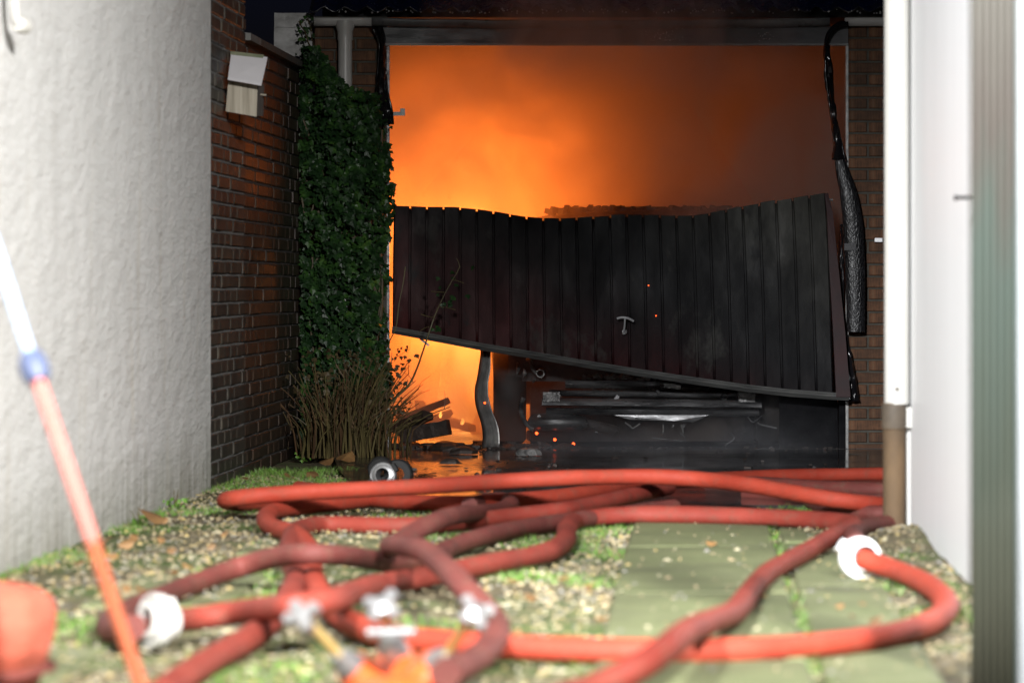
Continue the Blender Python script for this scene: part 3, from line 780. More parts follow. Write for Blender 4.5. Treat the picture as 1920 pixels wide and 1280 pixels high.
# muffler and exhaust
m_ = ztube('muffler', [V(1000,790,21.16),V(1012,791,21.12),V(1045,791,21.10),V(1082,792,21.12),V(1096,792,21.16)], interp([(0,.02),(.10,.060),(.5,.068),(.88,.056),(1,.02)]), CARSTEEL, 14, (1,.75))
b = MB(); b.tube(crom([V(982,745,21.12),V(976,765,21.12),V(984,790,21.12),V(1000,806,21.10)],.02), .013, 8); b.build('muffler_strap', CARSTEEL, car)
ztube('exhaust_pipe', [V(1094,792,21.25),V(1130,800,21.3),V(1180,812,21.5),V(1230,815,21.9)], .024, CARSTEEL)
b = MB(); b.lathe([(.017,0),(.022,.0),(.022,.08),(.017,.08),(.017,0)], V(1013,700,21.08), (.05,1,.1), 18); b.build('tail_pipe', STEEL, car)
ztube('tow_hook', [V(988,674,21.12),V(994,676,21.1),V(998,690,21.09),V(1006,700,21.08)], .010, STEEL, 8)
for (x,y,hh) in ((970,690,22),(982,700,18),(1000,712,10)):
    ztube('melted_drip', [V(x,y-hh/2,21.11),V(x+2,y,21.10),V(x-1,y+hh/2,21.11)], interp([(0,.004),(.5,.012),(1,.003)]), ASH, 8)
ztube('light_housing', [V(1385,744,21.08),V(1402,746,21.06),V(1420,748,21.08)], interp([(0,.02),(.5,.034),(1,.028)]), CARSTEEL, 10, (1,.7))
b = MB(); b.lathe([(.012,0),(.017,-.004),(.017,.02),(.012,.02)], V(1358,744,21.07), (0,1,0), 14); b.build('bolt_hole', STEEL, car)
b = MB(); b.box((-.02,-.02,-.012),(.09,.02,.012), rot=Matrix.Rotation(.12,3,'Y'), at=V(1245,722,21.1)); b.build('lamp_fragment', STEEL, car, smooth=False)
ztube('bracket', [V(1418,716,21.13),V(1424,722,21.1),V(1420,734,21.1)], .009, STEEL, 8)
ztube('axle', [V(990,816,21.55),V(1200,815,21.75),V(1440,816,21.75)], .03, CARSTEEL)
for xx in (-.012, 1.40):
    for yy in (21.47, 24.2):
        b = MB(); prof = [(.19,-.085),(.265,-.088),(.292,-.06),(.296,0),(.292,.06),(.265,.088),(.19,.085)]
        b.lathe(prof, (xx, yy, .325), (1,0,0), 28); w_ = b.build('tyre', RUBBER, car)
        b = MB(); b.lathe([(0,-.05),(.12,-.05),(.17,-.075),(.19,-.08),(.19,.08),(.17,.075),(.12,.05),(0,.05)], (xx, yy, .325), (1,0,0), 20); b.build('rim', CARSTEEL, w_)
for i,(x,y,l) in enumerate(((1006,812,'glowing red ember under the muffler of the burnt car'),(1040,824,'glowing red ember patch right of the muffler'),(1075,832,'small red ember low under the middle of the car'))):
    q = V(x,y,21.08); b = MB(); b.lathe([(0,-.006),(.006,-.003),(.009,.002),(.003,.005),(0,.005)], q, (.3,1,.2), 7); b.build('ember', EMBER, label=l, cat='ember', base=q, group='embers under the burnt car')
# near-black sheet standing in for the shade right of the car
def plank(name, pts, th, mat, label, cat, group=None):
    P = [Vector(p) for p in pts]; o = MB(); o.add(P+[p+Vector((0,th,0)) for p in P], [(3,2,1,0),(4,5,6,7)]+[(i,(i+1)%4,4+(i+1)%4,4+i) for i in range(4)])
    return o.build(name, mat, smooth=False, label=label, cat=cat, group=group, base=P[0])
plank('dark_corner_panel', [V(1462,742,21.0),V(1570,745,20.98),V(1572,852,20.98),V(1462,851,21.0)], .04, SOOT, 'near-black sheet put in as the shade in the corner right of the burnt car', 'board')

# ------------------------------------------------------------------ fire rubble in the left gap
def beam(a, b_, w, h, label, roll=0):
    a = Vector(a); b_ = Vector(b_); d = (b_-a); q = d.to_track_quat('Y','Z').to_matrix() @ Matrix.Rotation(roll,3,'Y')
    o = MB(); L = d.length; n = 6; vs = []; fs = []
    for i in range(n+1):
        y = L*i/n
        for sx, sz in ((-1,-1),(1,-1),(1,1),(-1,1)):
            k = 1+.22*mnoise.noise(Vector((i*2.1+a.x*9,sx*1.3,sz*1.7)))
            vs.append(a + q @ Vector((sx*w/2*k, y, sz*h/2*k)))
    for i in range(n):
        for j in range(4): fs.append((i*4+j,(i+1)*4+j,(i+1)*4+(j+1)%4,i*4+(j+1)%4)[::-1])
    fs += [(0,1,2,3),tuple(n*4+j for j in (3,2,1,0))]
    o.add(vs, fs); return o.build('charred_beam', CHARWOOD, smooth=False, label=label, cat='beam', group='charred beams in the fire', base=a)
beam(V(752,785,21.5), V(838,752,21.3), .05, .035, 'charred beam tilted upward at the top of the burning heap', .3)
beam(V(740,805,21.25), V(803,778,21.05), .07, .04, 'black charred beam below the tilted one in the heap', -.2)
beam(V(752,818,21.2), V(842,800,21.1), .05, .08, 'thick burnt beam with a jagged end at the front of the heap')
beam(V(748,768,21.6), V(756,815,21.3), .03, .03, 'thin burnt lath standing up on the heap beside the bush')
beam(V(786,757,22.3), V(800,790,22.0), .05, .04, 'short pointed stub poking up behind the tilted beam')
beam(V(830,786,22.3), V(885,803,22.0), .05, .04, 'flat burnt beam lying behind the heap towards the channel')
beam(V(800,790,22.0), V(845,775,21.9), .05, .03, 'burnt slat lying across the middle of the heap', .5)
b = MB()
for i in range(260):
    x = R.uniform(-.65,.2) if i < 160 else R.uniform(-.6,1.75); y = (20.75+abs(R.gauss(0,.3))) if i < 160 else R.uniform(20.6,20.95); s = R.uniform(.005,.020)*(1 if i < 160 else .5)
    if i >= 215: y = R.uniform(17.5,20.7); s = R.uniform(.004,.010)
    b.box((-s*R.uniform(1,2.2),-s,-s*.4),(s*R.uniform(1,2),s,s*R.uniform(.3,.9)), rot=Matrix.Rotation(R.uniform(0,3),3,'Z')@Matrix.Rotation(R.uniform(-.5,.5),3,'X'), at=(x,y,.04))
b.build('rubble', CHARWOOD, smooth=False, kind='stuff', label='charred crumbs and splinters strewn over the wet garage threshold', cat='rubble')
for i,(x,y,s,l) in enumerate(((868,846,.05,'curled black scrap on the threshold before the channel'),(990,849,.05,'pale crumpled scrap lying on wet threshold by charred board'),(835,838,.06,'ragged burnt lump at the foot of the heap'),(845,866,.035,'small black scrap lying on the wet paving'),(1058,838,.04,'upright burnt scrap below the muffler'))):
    q = G(x,y,.05); o = MB(); vs=[]; fs=[]; n=7
    for j in range(4):
        for k2 in range(n):
            a = 2*math.pi*k2/n; rr = s*(1,.95,.6,.15)[j]*(1+.5*mnoise.noise(Vector((k2*1.3,j*1.9,i*5.1))))
            vs.append(q+Vector((rr*math.cos(a)*1.5, rr*math.sin(a), s*(-.25,.1,.4,.55)[j]*(1+.6*mnoise.noise(Vector((k2,j,i)))))))
    for j in range(3):
        for k2 in range(n): fs.append((j*n+k2,j*n+(k2+1)%n,(j+1)*n+(k2+1)%n,(j+1)*n+k2))
    fs.append(tuple(3*n+k2 for k2 in range(n))); o.add(vs, fs)
    o.build('debris_scrap', ASH if i in (1,) else CHARWOOD, smooth=False, label=l, cat='debris', base=q, group='burnt scraps on the threshold')

# ------------------------------------------------------------------ flames (hidden deep in the smoke) and the smoke
def flame(q, hgt, r, label, group='flames in the garage', mat=None):
    o = MB(); n = 8; k = 8; vs = []; fs = []
    for i in range(k+1):
        t = i/k; rr = r*(.55+1.6*t-2.15*t*t)*(1+.25*mnoise.noise(Vector((q.x*3,t*4,q.y)))) if i < k else .002
        sx = .25*r*math.sin(t*5+q.x*7)
        for j in range(n):
            a = 2*math.pi*j/n; vs.append(q+Vector((sx+rr*math.cos(a)*(1+.2*math.sin(3*a+t*6)), rr*math.sin(a), hgt*t)))
    for i in range(k):
        for j in range(n): fs.append((i*n+j,i*n+(j+1)%n,(i+1)*n+(j+1)%n,(i+1)*n+j))
    fs.append(tuple(range(n-1,-1,-1))); fs.append(tuple(k*n+j for j in range(n)))
    o.add(vs, fs); return o.build('flame', mat or FLAME, label=label, cat='flame', group=group, base=q)
flame(Vector((-.30,23.4,.04)), .8, .16, 'bright flame behind the smoke left of the car')
flame(Vector((-.45,24.6,.04)), 1.0, .2, 'broad flame deep in the garage behind the heap')
flame(V(867,796,21.9), .035, .012, 'tiny flame licking up from the burning heap')
flame(V(826,783,21.6), .035, .010, 'tiny flame tip beside the tilted charred beam')
def m_smoke():
    # sooty smoke in rolling clumps; burning gas glows inside it around the seat of the fire, left of the car
    n = NM('fire_smoke'); pv = n.n('ShaderNodeVolumePrincipled')
    pv.inputs['Color'].default_value = (.84,.72,.66,1); pv.inputs['Anisotropy'].default_value = .2
    d = n.noise(1.15, 5, .62, n.map((1,1,.8),(.4,.1,.2)), 1.6)
    n.l(n.rng(d, .43, .62, .15, 2.6), pv.inputs['Density'])
    v = n.n('ShaderNodeVectorMath'); v.operation = 'LENGTH'
    n.l(n.map((1/1.30,1/2.0,1/1.55),(.22/1.30,-22.7/2.0,-.85/1.55)), v.inputs[0])
    fall = n.math('POWER', n.rng(v.outputs['Value'], 0, 1, 1, 0), 1.6)
    g = n.noise(1.5, 5, .62, n.map((1,1,.75),(3.1,.6,1.7)), 1.4)
    em = n.math('MULTIPLY', fall, n.rng(g, .40, .64, .12, 1.7))
    n.l(n.math('MULTIPLY', em, GLOW), pv.inputs['Emission Strength'])
    hot = n.ramp(em, [(0,(1.0,.15,.018)),(.5,(1.0,.24,.030)),(1,(1.0,.43,.080))])
    n.l(hot, pv.inputs['Emission Color'])
    n.l(pv.outputs[0], n.out.inputs['Volume']); return n.m
GLOW = 3.0
b = MB(); b.box((-.85,GY+.21,.06),(1.99,26.98,TOP-.01)); b.build('smoke', m_smoke(), kind='stuff', smooth=False, label='glowing orange smoke filling the garage', cat='smoke')

def m_plume():
    n = NM('thin_smoke'); pv = n.n('ShaderNodeVolumePrincipled'); pv.inputs['Color'].default_value = (.82,.80,.84,1)
    d = n.rng(n.noise(2.2, 4, .55, n.map((1,1,.8)), .8), .42, .68, .15, 2.6)
    x, y, z = n.sep()
    for r_ in (n.rng(z, 1.86, 2.12, 0, 1), n.rng(x, 1.54, 1.1, 0, 1), n.rng(x, -.49, 0, 0, 1), n.rng(z, 2.89, 2.6, 0, 1)): d = n.math('MULTIPLY', d, r_)
    n.l(d, pv.inputs['Density']); n.l(pv.outputs[0], n.out.inputs['Volume']); return n.m
b = MB(); b.box((-.5,GY-.60,1.85),(1.55,GY-.12,2.9)); b.build('smoke_plume', m_plume(), kind='stuff', smooth=False, label='thin purple grey smoke rolling out under the eaves', cat='smoke')
def m_steam():
    n = NM('floor_steam'); pv = n.n('ShaderNodeVolumePrincipled'); pv.inputs['Color'].default_value = (.80,.82,.88,1)
    x, y, z = n.sep(); d = n.rng(n.noise(3.0, 3, .55, n.map((1,1,2.0)), .6), .40, .68, .06, .42)
    n.l(n.math('MULTIPLY', d, n.math('MULTIPLY', n.rng(z, .05, .34, 1, 0), n.math('MULTIPLY', n.rng(x, -.19, .25, 0, 1), n.rng(x, 1.69, 1.3, 0, 1)))), pv.inputs['Density']); n.l(pv.outputs[0], n.out.inputs['Volume']); return n.m
b = MB(); b.box((-.2,19.6,.045),(1.70,20.62,.36)); b.build('steam', m_steam(), kind='stuff', smooth=False, label='low grey steam drifting over the wet garage threshold', cat='steam')
# ================================================================== PLANTS
# ivy over the left pier and the wall's corner
iv = empty('ivy', V(640,870,20.6), 'dark glossy ivy climbing the garage corner beside the downpipe', 'ivy')
ledge = interp([(85,572),(110,566),(200,564),(870,566)])
redge = interp([(85,592),(100,604),(130,625),(160,650),(175,708),(215,722),(250,724),(280,730),(330,731),(370,742),(395,748),(420,728),(480,722),(640,722),(700,735),(780,725),(870,700)])
b = MB(); shape = [(0,0),(.38,.10),(.55,.42),(.28,.55),(.0,1.0),(-.28,.55),(-.55,.42),(-.38,.10)]
def leaf(b, p, s, nrm, up, mi=0, shp=shape, fold=.18):
    n_ = nrm.normalized(); u = (up - n_*up.dot(n_)); u = u.normalized() if u.length > 1e-4 else n_.orthogonal().normalized(); r_ = n_.cross(u)
    vs = [p + r_*(x*s) + u*(-y*s) - n_*(abs(x)*fold*s) for x, y in shp]
    b.add(vs, [(0,1,2,3,4),(0,4,5,6,7)], mi)
for i in range(11000):
    y = R.uniform(86, 872); l, r_ = ledge(y), redge(y)
    edge = R.random() < .10
    r_ += 14*mnoise.noise(Vector((0,y*.022,2)))+5*mnoise.noise(Vector((0,y*.09,6)))
    x = R.uniform(l, r_) + (R.gauss(0,9) if edge else 0)
    if mnoise.noise(Vector((x*.045,y*.045,3))) < -.30 and R.random() < .75: continue
    t = (x-l)/max(1,(r_-l))
    bulge = .10+.16*(1-(2*t-1)**2)+.15*mnoise.noise(Vector((x*.03,y*.022,0)))
    Yd = 20.86 - max(.02, bulge*(R.random()**.35))
    p = V(x, y, Yd)
    nr = Vector((R.gauss(.15,.5), -1, R.gauss(.35,.5))); up = Vector((R.gauss(0,.5), R.gauss(0,.3), 1))
    leaf(b, p, R.choice((R.uniform(.012,.026),R.uniform(.018,.036),R.uniform(.026,.046))), nr, up)
for i in range(20):    # dry tendrils over the white board
    p = V(R.uniform(560,588), R.uniform(28,88), 20.9); leaf(b, p, R.uniform(.012,.028), Vector((R.gauss(0,.5),-1,R.gauss(0,.5))), Vector((R.gauss(0,.6),0,1)))
b.build('foliage', IVY, iv, smooth=False)
b = MB()
for i in range(26):
    x = R.uniform(572,715); P = [V(x, 868, 20.75)]
    for k2 in range(1,7): P.append(V(max(568,min(716,x+R.gauss(0,10)*k2*.5)), 868-k2*R.uniform(85,110), 20.80-R.uniform(0,.05)))
    b.tube(crom(P,.1), .006, 5)
b.tube(crom([V(585,92,20.85),V(577,78,20.86),V(572,60,20.88),V(565,50,20.9),V(560,40,20.9)],.02), .004, 5)
b.tube(crom([V(590,90,20.85),V(584,70,20.86),V(582,50,20.88),V(576,36,20.9)],.02), .003, 5)
b.build('stem', STEM, iv)

# dead perennial clump in front of the ivy
bu = empty('dead_bush', G(655,868), 'clump of dry brown upright stalks in front of the ivy', 'bush')
b = MB()
for i in range(380):
    x0_ = R.gauss(655,38); base = V(x0_, R.uniform(852,876), 20.3-R.uniform(0,.5)); base.z = .03
    lean = (x0_-640)*.0026+max(-.2,min(.16,R.gauss(.02,.10))); hh = R.choice((R.uniform(.14,.36),R.uniform(.20,.50)))*(1.0 if abs(x0_-650)<60 else .8)
    tip = base+Vector((lean*.8*hh/.5+R.gauss(0,.03), -R.uniform(-.05,.15), hh))
    mid = (base+tip)/2+Vector((-lean*.18,0,.03)); w = R.uniform(.0022,.0058)
    b.tube(crom([base,mid,tip],.12), (lambda w: (lambda t: w*(1-.6*t)))(w), 4, R.choice((0,0,1,2)))
    if R.random() < .55:
        a_ = mid.lerp(tip, R.random()); e_ = a_+Vector((R.gauss(.01,.05), R.gauss(-.02,.03), R.uniform(.02,.10)))
        b.tube([a_, a_.lerp(e_,.5)+Vector((R.gauss(0,.008),0,.006)), e_], lambda t: .0022*(1-.7*t), 3, R.choice((1,2)))
b.build('stalk', [STALK, STALKBR, STEM], bu, kind='stuff')
b = MB()
for i in range(300):
    p = V(R.gauss(650,48), R.uniform(650,860), 20.2-R.uniform(0,.3)); leaf(b, p, R.uniform(.015,.035), Vector((R.gauss(0,1),-1,R.gauss(0,1))), Vector((R.gauss(0,1),0,1)))
for i in range(60):
    p = V(R.gauss(745,10), R.uniform(640,800), 20.45); leaf(b, p, R.uniform(.012,.03), Vector((R.gauss(0,1),-1,R.gauss(0,1))), Vector((R.gauss(0,1),0,1)))
b.build('withered_leaves', STEM, bu, smooth=False)
# bramble shoot arching in front of the fire
br = empty('bramble_shoot', V(738,750,20.4), 'long thin bramble shoot curving up across the door', 'bramble')
b = MB(); P = crom([V(735,752,20.42),V(748,738,20.4),V(766,722,20.38),V(782,690,20.35),V(794,655,20.32),V(804,625,20.3),V(816,590,20.3),V(832,555,20.28),V(848,525,20.27),V(862,500,20.26),V(856,484,20.25)], .03)
b.tube(P, lambda t: .0062*(1-.7*t), 6)
for i in range(6, len(P)-2, 2):
    b.tube([P[i], P[i]+Vector((R.choice((-1,1))*.010,-.004,.005))], lambda t: .0022*(1-t)+.0003, 4)
for (x,y,dx,dy) in ((848,525,22,6),(836,548,-28,-2),(824,575,30,6),(815,595,-26,-6),(806,612,-20,10)):
    b.tube(crom([V(x,y,20.27),V(x+dx*.5,y+dy*.3,20.27),V(x+dx,y+dy,20.27)],.02), .0018, 4)
b.build('stem', STALK, br)
b = MB()
for i in range(16):
    p = R.choice(P[len(P)//2:])+Vector((R.gauss(0,.05),R.gauss(0,.01),R.gauss(0,.03))); leaf(b, p, R.uniform(.02,.04), Vector((R.gauss(0,.6),-1,R.gauss(0.3,.6))), Vector((R.gauss(0,.6),0,1)))
b.build('leaf_spray', IVY, br, smooth=False, kind='stuff')
b = MB(); P = crom([V(730,640,20.5),V(742,615,20.48),V(748,570,20.46),V(756,530,20.45),V(760,500,20.44)], .03)
b.tube(P, .003, 5); br2 = b.build('ivy_shoot', STALK, label='short thin shoot standing beside the ivy against the door', cat='plant shoot', base=P[0])

# ================================================================== RIGHT SIDE
def rx(y): return 1.354 + .0192*(y-11.76)
RY0, RY1 = 11.0, 14.0
wh = empty('white_annex', (rx(13), 13, 0), 'smooth white outbuilding wall on the right behind the drainpipe', 'outbuilding')
b = MB(); vs = [(rx(RY0),RY0,-.02),(4.2,RY0,-.02),(4.2,RY1,-.02),(rx(RY1),RY1,-.02)]; vs += [(x,y,4.4) for x,y,z in vs]
b.add(vs, [(0,1,2,3)[::-1],(4,5,6,7),(0,1,5,4),(1,2,6,5),(2,3,7,6),(3,0,4,7)]); b.build('wall', WHITE, wh, smooth=False)
b = MB(); b.box((rx(RY1)-.016,RY1-.04,.02),(rx(RY1)-.001,RY1-.002,4.3)); b.build('corner_bead', WPIPE, wh, smooth=False)
zl = V(0,371,11.6).z; xw = rx(11.6)
b = MB(); b.tube(crom([Vector((xw+.01,11.6,zl)),Vector((xw-.03,11.595,zl+.001)),Vector((xw-.058,11.59,zl))],.01), .0055, 8); b.lathe([(0,-.006),(.009,-.003),(.009,.003),(0,.006)], (xw-.060,11.59,zl), (1,0,0), 10); b.build('wall_hook', RUBBER, wh)
dp = empty('drainpipe', G(1675,990), 'white drainpipe on a rusty brown iron foot at the outbuilding corner', 'drainpipe')
q = G(1676,992); DPY = 13.94; q.y = DPY; q.x = (1680-960)*DPY/F
zj = V(0,757,DPY).z
b = MB(); b.lathe([(.044,zj),(.044,4.2)], (q.x+.003,DPY,0), (0,0,1), 20); b.build('upper_pipe', WPIPE, dp)
b = MB(); b.lathe([(.0,-.01),(.040,-.01),(.0395,zj-.09),(.043,zj-.088),(.043,zj+.0),(.040,zj+.004),(.034,zj+.0)], (q.x-.006,DPY,0), (0,0,1), 20); lo = b.build('lower_pipe', RUST, dp)
b = MB(); b.lathe([(.0435,zj-.085),(.0445,zj-.08),(.0445,zj-.005),(.0435,zj)], (q.x-.006,DPY,0), (0,0,1), 20); b.build('collar', RUSTDK, dp)
b = MB(); b.box((.035,-.02,-.035),(.075,.02,.035), at=(q.x,DPY,V(0,782,DPY).z)); b.build('pipe_bracket', WPIPE, dp, smooth=False)
b = MB(); b.tube([Vector((q.x-.002,DPY-.045,V(0,728,DPY).z)), Vector((q.x-.002,DPY-.055,V(0,728,DPY).z))], .006, 8); b.build('screw', RUSTDK, dp)
# ribbed glazed panel, nearer the camera
PY = 8.6
rp = empty('ribbed_screen', (1.1, PY, 0), 'ribbed glazing screen with painted reflections in a pale frame at the right edge', 'screen')
b = MB(); k = 96; vs = []; xa, xb = (1823-960)*PY/F, (1904-960)*PY/F
nr = 6
for i in range(k+1):
    x = xa+(xb-xa)*i/k; a = i/k*nr*2*math.pi
    d = -.012*abs(math.sin(a/2))
    for z in (0.0,.4,.8,1.2,1.6,2.0,2.4): vs.append((x, PY+d, z))
fs = []
for i in range(k):
    for j in range(6):
        q_ = i*7+j; fs.append((q_,q_+7,q_+8,q_+1))
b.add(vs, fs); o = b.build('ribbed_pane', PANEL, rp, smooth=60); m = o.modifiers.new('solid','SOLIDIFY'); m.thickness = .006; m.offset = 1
b = MB(); b.box((xb+.0005,PY-.012,0),(xb+.006,PY+.02,2.4)); b.build('seal', SEAL, rp, smooth=False)
b = MB(); b.box((xb+.0065,PY-.016,0),(xb+.09,PY+.03,2.45)); b.build('frame', FRAMEGREY, rp, smooth=False)

# ================================================================== HOSES
HR = .0325
def coupling(root, at, axis, name='coupling', mat=None, r=.063, lugmat=None):
    at = Vector(at); ax = Vector(axis).normalized()
    b = MB(); b.lathe([(.036,-.055),(.041,-.05),(.043,-.022),(.050,-.018),(r*.97,-.016),(r,-.008),(r,.008),(r*.97,.014),(.056,.015),(.054,.008),(.046,.008),(.045,.022),(.036,.026),(.030,.026),(.030,-.05)], at, ax, 28)
    c = b.build(name, mat or ALU, root)
    q = ax.to_track_quat('Z','Y').to_matrix()
    for s in (0, math.pi):
        bb_ = MB(); bb_.box((r-.004,-.018,-.016),(r+.012,.018,.016), rot=q@Matrix.Rotation(s+.6,3,'Z'), at=at); bb_.build('lug', lugmat or mat or ALU, c, smooth=False)
    return c
def hose(pts, mat, label, group='fire hoses lying in the alley', flatfrom=None, rad=HR):
    P = [G(p[0], p[1], (p[2] if len(p) > 2 else 0)+HR+.026) for p in pts]
    Q = smoothpts(crom(P, .035), 5)
    ph = R.uniform(0,50)
    b = MB(); b.tube(Q, lambda t: rad*(1+.07*mnoise.noise(Vector((t*len(Q)*.12+ph,0,0)))+.03*mnoise.noise(Vector((t*len(Q)*.5+ph,4,0)))), 18, flat=(1.03,.93))
    o = b.build('fire_hose', mat, label=label, cat='fire hose', group=group, base=Q[0])
    return o, Q
h1, q1 = hose([(640,931,0),(520,938,.0),(440,943,.01),(424,936,.04),(450,932,.05),(520,926,.06),(640,919,.07),(800,911,.08),(960,901,.09),(1050,896,.10),(1130,894,.10),(1220,893,.10),(1310,898,.09),(1400,908,.08),(1480,922,.06),(1560,936,.04),(1640,945,.02),(1705,949,0),(1760,952,0)], HRED,
      'bright red hose spanning the alley farthest back, over the others')
h1b, q1b = hose([(560,915),(620,922),(700,936),(780,942),(860,944),(960,938),(1040,931),(1120,921),(1200,908),(1300,900),(1440,893),(1560,890),(1680,888)], HRED,
      'bright red hose half hidden just below the farthest arching hose')
h2, q2 = hose([(1252,914,.03),(1200,925,.03),(1120,944,.02),(1040,958,.02),(960,967,.01),(860,980,0),(760,986,0),(680,984,0),(610,982,0),(565,990,0),(546,1010,0),(545,1050,0),(556,1082,0),(540,1120,0),(505,1165,.0),(460,1200,0),(400,1233,0),(345,1268,0),(300,1300,0)], HBRICK,
      'brick red hose running from far right, bending down to the front left')
h3, q3 = hose([(690,936),(610,945),(555,950),(515,957),(498,972),(512,988),(550,1000),(580,1030,0),(586,1080,0),(604,1118,0),(640,1155,0),(690,1182,0),(760,1197,0),(850,1206,0),(960,1213,0),(1100,1219,0),(1240,1222,0),(1380,1220,0),(1520,1211,0),(1640,1197,0),(1730,1173,0),(1774,1142,0),(1762,1112,0),(1715,1083,0),(1660,1062,.01),(1617,1047,.03)], HRED,
      'bright red hose crossing the foreground and looping round to a white coupling on the right')
coupling(h3, q3[-1]+Vector((-.005,.03,.0)), (-.22,1,-.1), mat=WHITE)
h3c, q3c = hose([(1606,1018,.02),(1600,1000,.0),(1612,990,0),(1640,984,0),(1672,980,0),(1720,962,0)], HMAROON, 'short dark hose stretch leading behind the drainpipe from the white coupling')
h4, q4 = hose([(1262,950,0),(1180,962,0),(1080,975,0),(990,988,0),(920,1002,0),(860,1020,0),(810,1042,.0),(760,1054,.0),(700,1049,.03),(640,1041,.07),(585,1037,.085),(530,1041,.07),(450,1062,.03),(360,1096,0),(280,1128,0),(220,1155,0),(200,1172,0),(215,1182,.0),(250,1176,.02)], HMAROON,
      'dirty maroon hose sweeping across the middle to a coupling at left')
h6, q6 = hose([(880,946,.0),(935,936,.0),(958,943,.0),(935,957,.0),(870,963,.05),(815,978,.08),(770,1002,.06),(738,1022,.04),(745,1022,.09),(790,1030,.10),(830,1060,.09),(868,1098,.085),(905,1138,.04),(928,1165,.02),(928,1195,.02),(905,1225,.03),(868,1248,.05),(835,1262,.06)], HMAROON,
      'maroon hose doubling back sharply in the middle and dropping to the divider')
h7, q7 = hose([(300,1166,.03),(360,1160,.02),(430,1150,.03),(500,1140,.06),(560,1136,.085),(610,1128,.085),(660,1112,.04),(720,1094,0),(800,1080,.0),(870,1066,.0),(960,1049,0),(1025,1035,0),(1060,1012,0),(1064,990,0),(1095,972,0),(1170,964,.01),(1300,965,.01),(1440,969,.01),(1540,975,.01),(1590,980,.01),(1602,986,.01),(1575,999,.01),(1510,1035,0),(1440,1074,0),(1405,1112,0),(1375,1148,.02),(1320,1170,.06),(1280,1190,.085),(1240,1222,.09),(1190,1258,.06),(1120,1290,.03),(1050,1310,0)], HBRICK,
      'brick red hose from the left coupling, folding back at the drainpipe to the front')
coupling(h7, q7[0]+Vector((-.012,-.005,.004)), (-.75,-.55,.1), r=.066, mat=PVC)
h9, q9 = hose([(1290,903,-.01),(1400,905,-.01),(1520,912,-.01),(1640,917,-.01),(1720,918,-.01)], HMAROON, 'dark hose flat on wet paving behind the farthest bright hose', rad=.032)
h10, q10 = hose([(1400,925,-.01),(1480,930,-.01),(1560,952,-.01),(1640,962,-.01),(1720,962,-.01)], HMAROON, 'dark hose tucked under the right end of the bright arching hose', rad=.032)
# coupling with rubber caps in front of the bush
cp = empty('hose_coupling', G(722,905), 'silver hose coupling with black rubber rims lying before the bush', 'coupling')
cc = G(722,890,.075); 
cq = coupling(cp, cc+Vector((-.005,-.03,.0)), (-.25,-1,.12), r=.056, lugmat=RUBBER)
b = MB(); b.lathe([(.03,-.02),(.058,-.02),(.064,-.01),(.064,.014),(.058,.024),(.03,.024)], cc+Vector((.055,.06,.002)), (.2,1,0), 24); b.build('rubber_rim', RUBBER, cp)
b = MB(); b.lathe([(.03,-.02),(.05,-.02),(.058,-.01),(.058,.014),(.05,.024),(.03,.024)], cc+Vector((-.02,.05,.02)), (.2,1,.2), 24); b.build('rubber_rim', RUBBER, cp)

# ------------------------------------------------------------------ divider in the foreground
DY = 8.25
dv = empty('hose_divider', V(740,1340,DY), 'orange-red hose divider with three white star handwheels in the foreground', 'divider')
c0 = V(745,1300,DY)
def D(px, py, dy=0): return V(px, py, DY+dy)
b = MB(); b.lathe([(0,-.02),(.055,-.02),(.075,.0),(.082,.03),(.075,.06),(.05,.085),(0,.09)], D(745,1345), (0,0,1), 24); b.build('body', VALVERED, dv)
for k2,(bx,by,tx,ty,dyb,dyt) in enumerate(((672,1262,612,1205,0,-.02),(742,1240,735,1190,.05,.05),(808,1258,853,1208,0,-.02))):
    P0, P1 = D(bx,by,dyb+.06), D(tx,ty,dyt)
    ax = (P1-P0).normalized()
    b = MB(); b.tube([D(745,1335,dyb*.3), P0, P0+ax*.02], interp([(0,.045),(.7,.045),(1,.04)]), 16); b.build('outlet_body', VALVERED, dv)
    b = MB(); b.lathe([(.0,-.005),(.034,-.004),(.036,.01),(.030,.025),(.026,.045),(.019,.055),(.017,.07),(0,.071)], P0+ax*.012, ax, 20); b.build('bonnet', ALU, dv)
    hub = (D(567,1154,-.07), D(718,1136,.0), D(890,1148,-.07))[k2]
    b = MB(); b.tube([P0+ax*.06, hub], .0095, 12); b.build('spindle', BRASS, dv)
    ax2 = ((hub-P0).normalized()+Vector((0,-.45,0))).normalized(); q_ = ax2.to_track_quat('Z','Y').to_matrix()
    wh_ = MB(); wh_.lathe([(0,-.012),(.020,-.012),(.023,0),(.020,.012),(0,.016)], hub, ax2, 16)
    for a in range(4):
        an = a*2*math.pi/4+.5+k2*.7+R.uniform(-.3,.3)
        pt = hub+q_@Vector((.028*math.cos(an),.028*math.sin(an),0))
        wh_.lathe([(0,-.012),(.012,-.012),(.0145,0),(.012,.012),(0,.012)], pt, ax2, 12)
        wh_.tube([hub, pt], .008, 6)
    wh_.build('handwheel', ALU, dv)
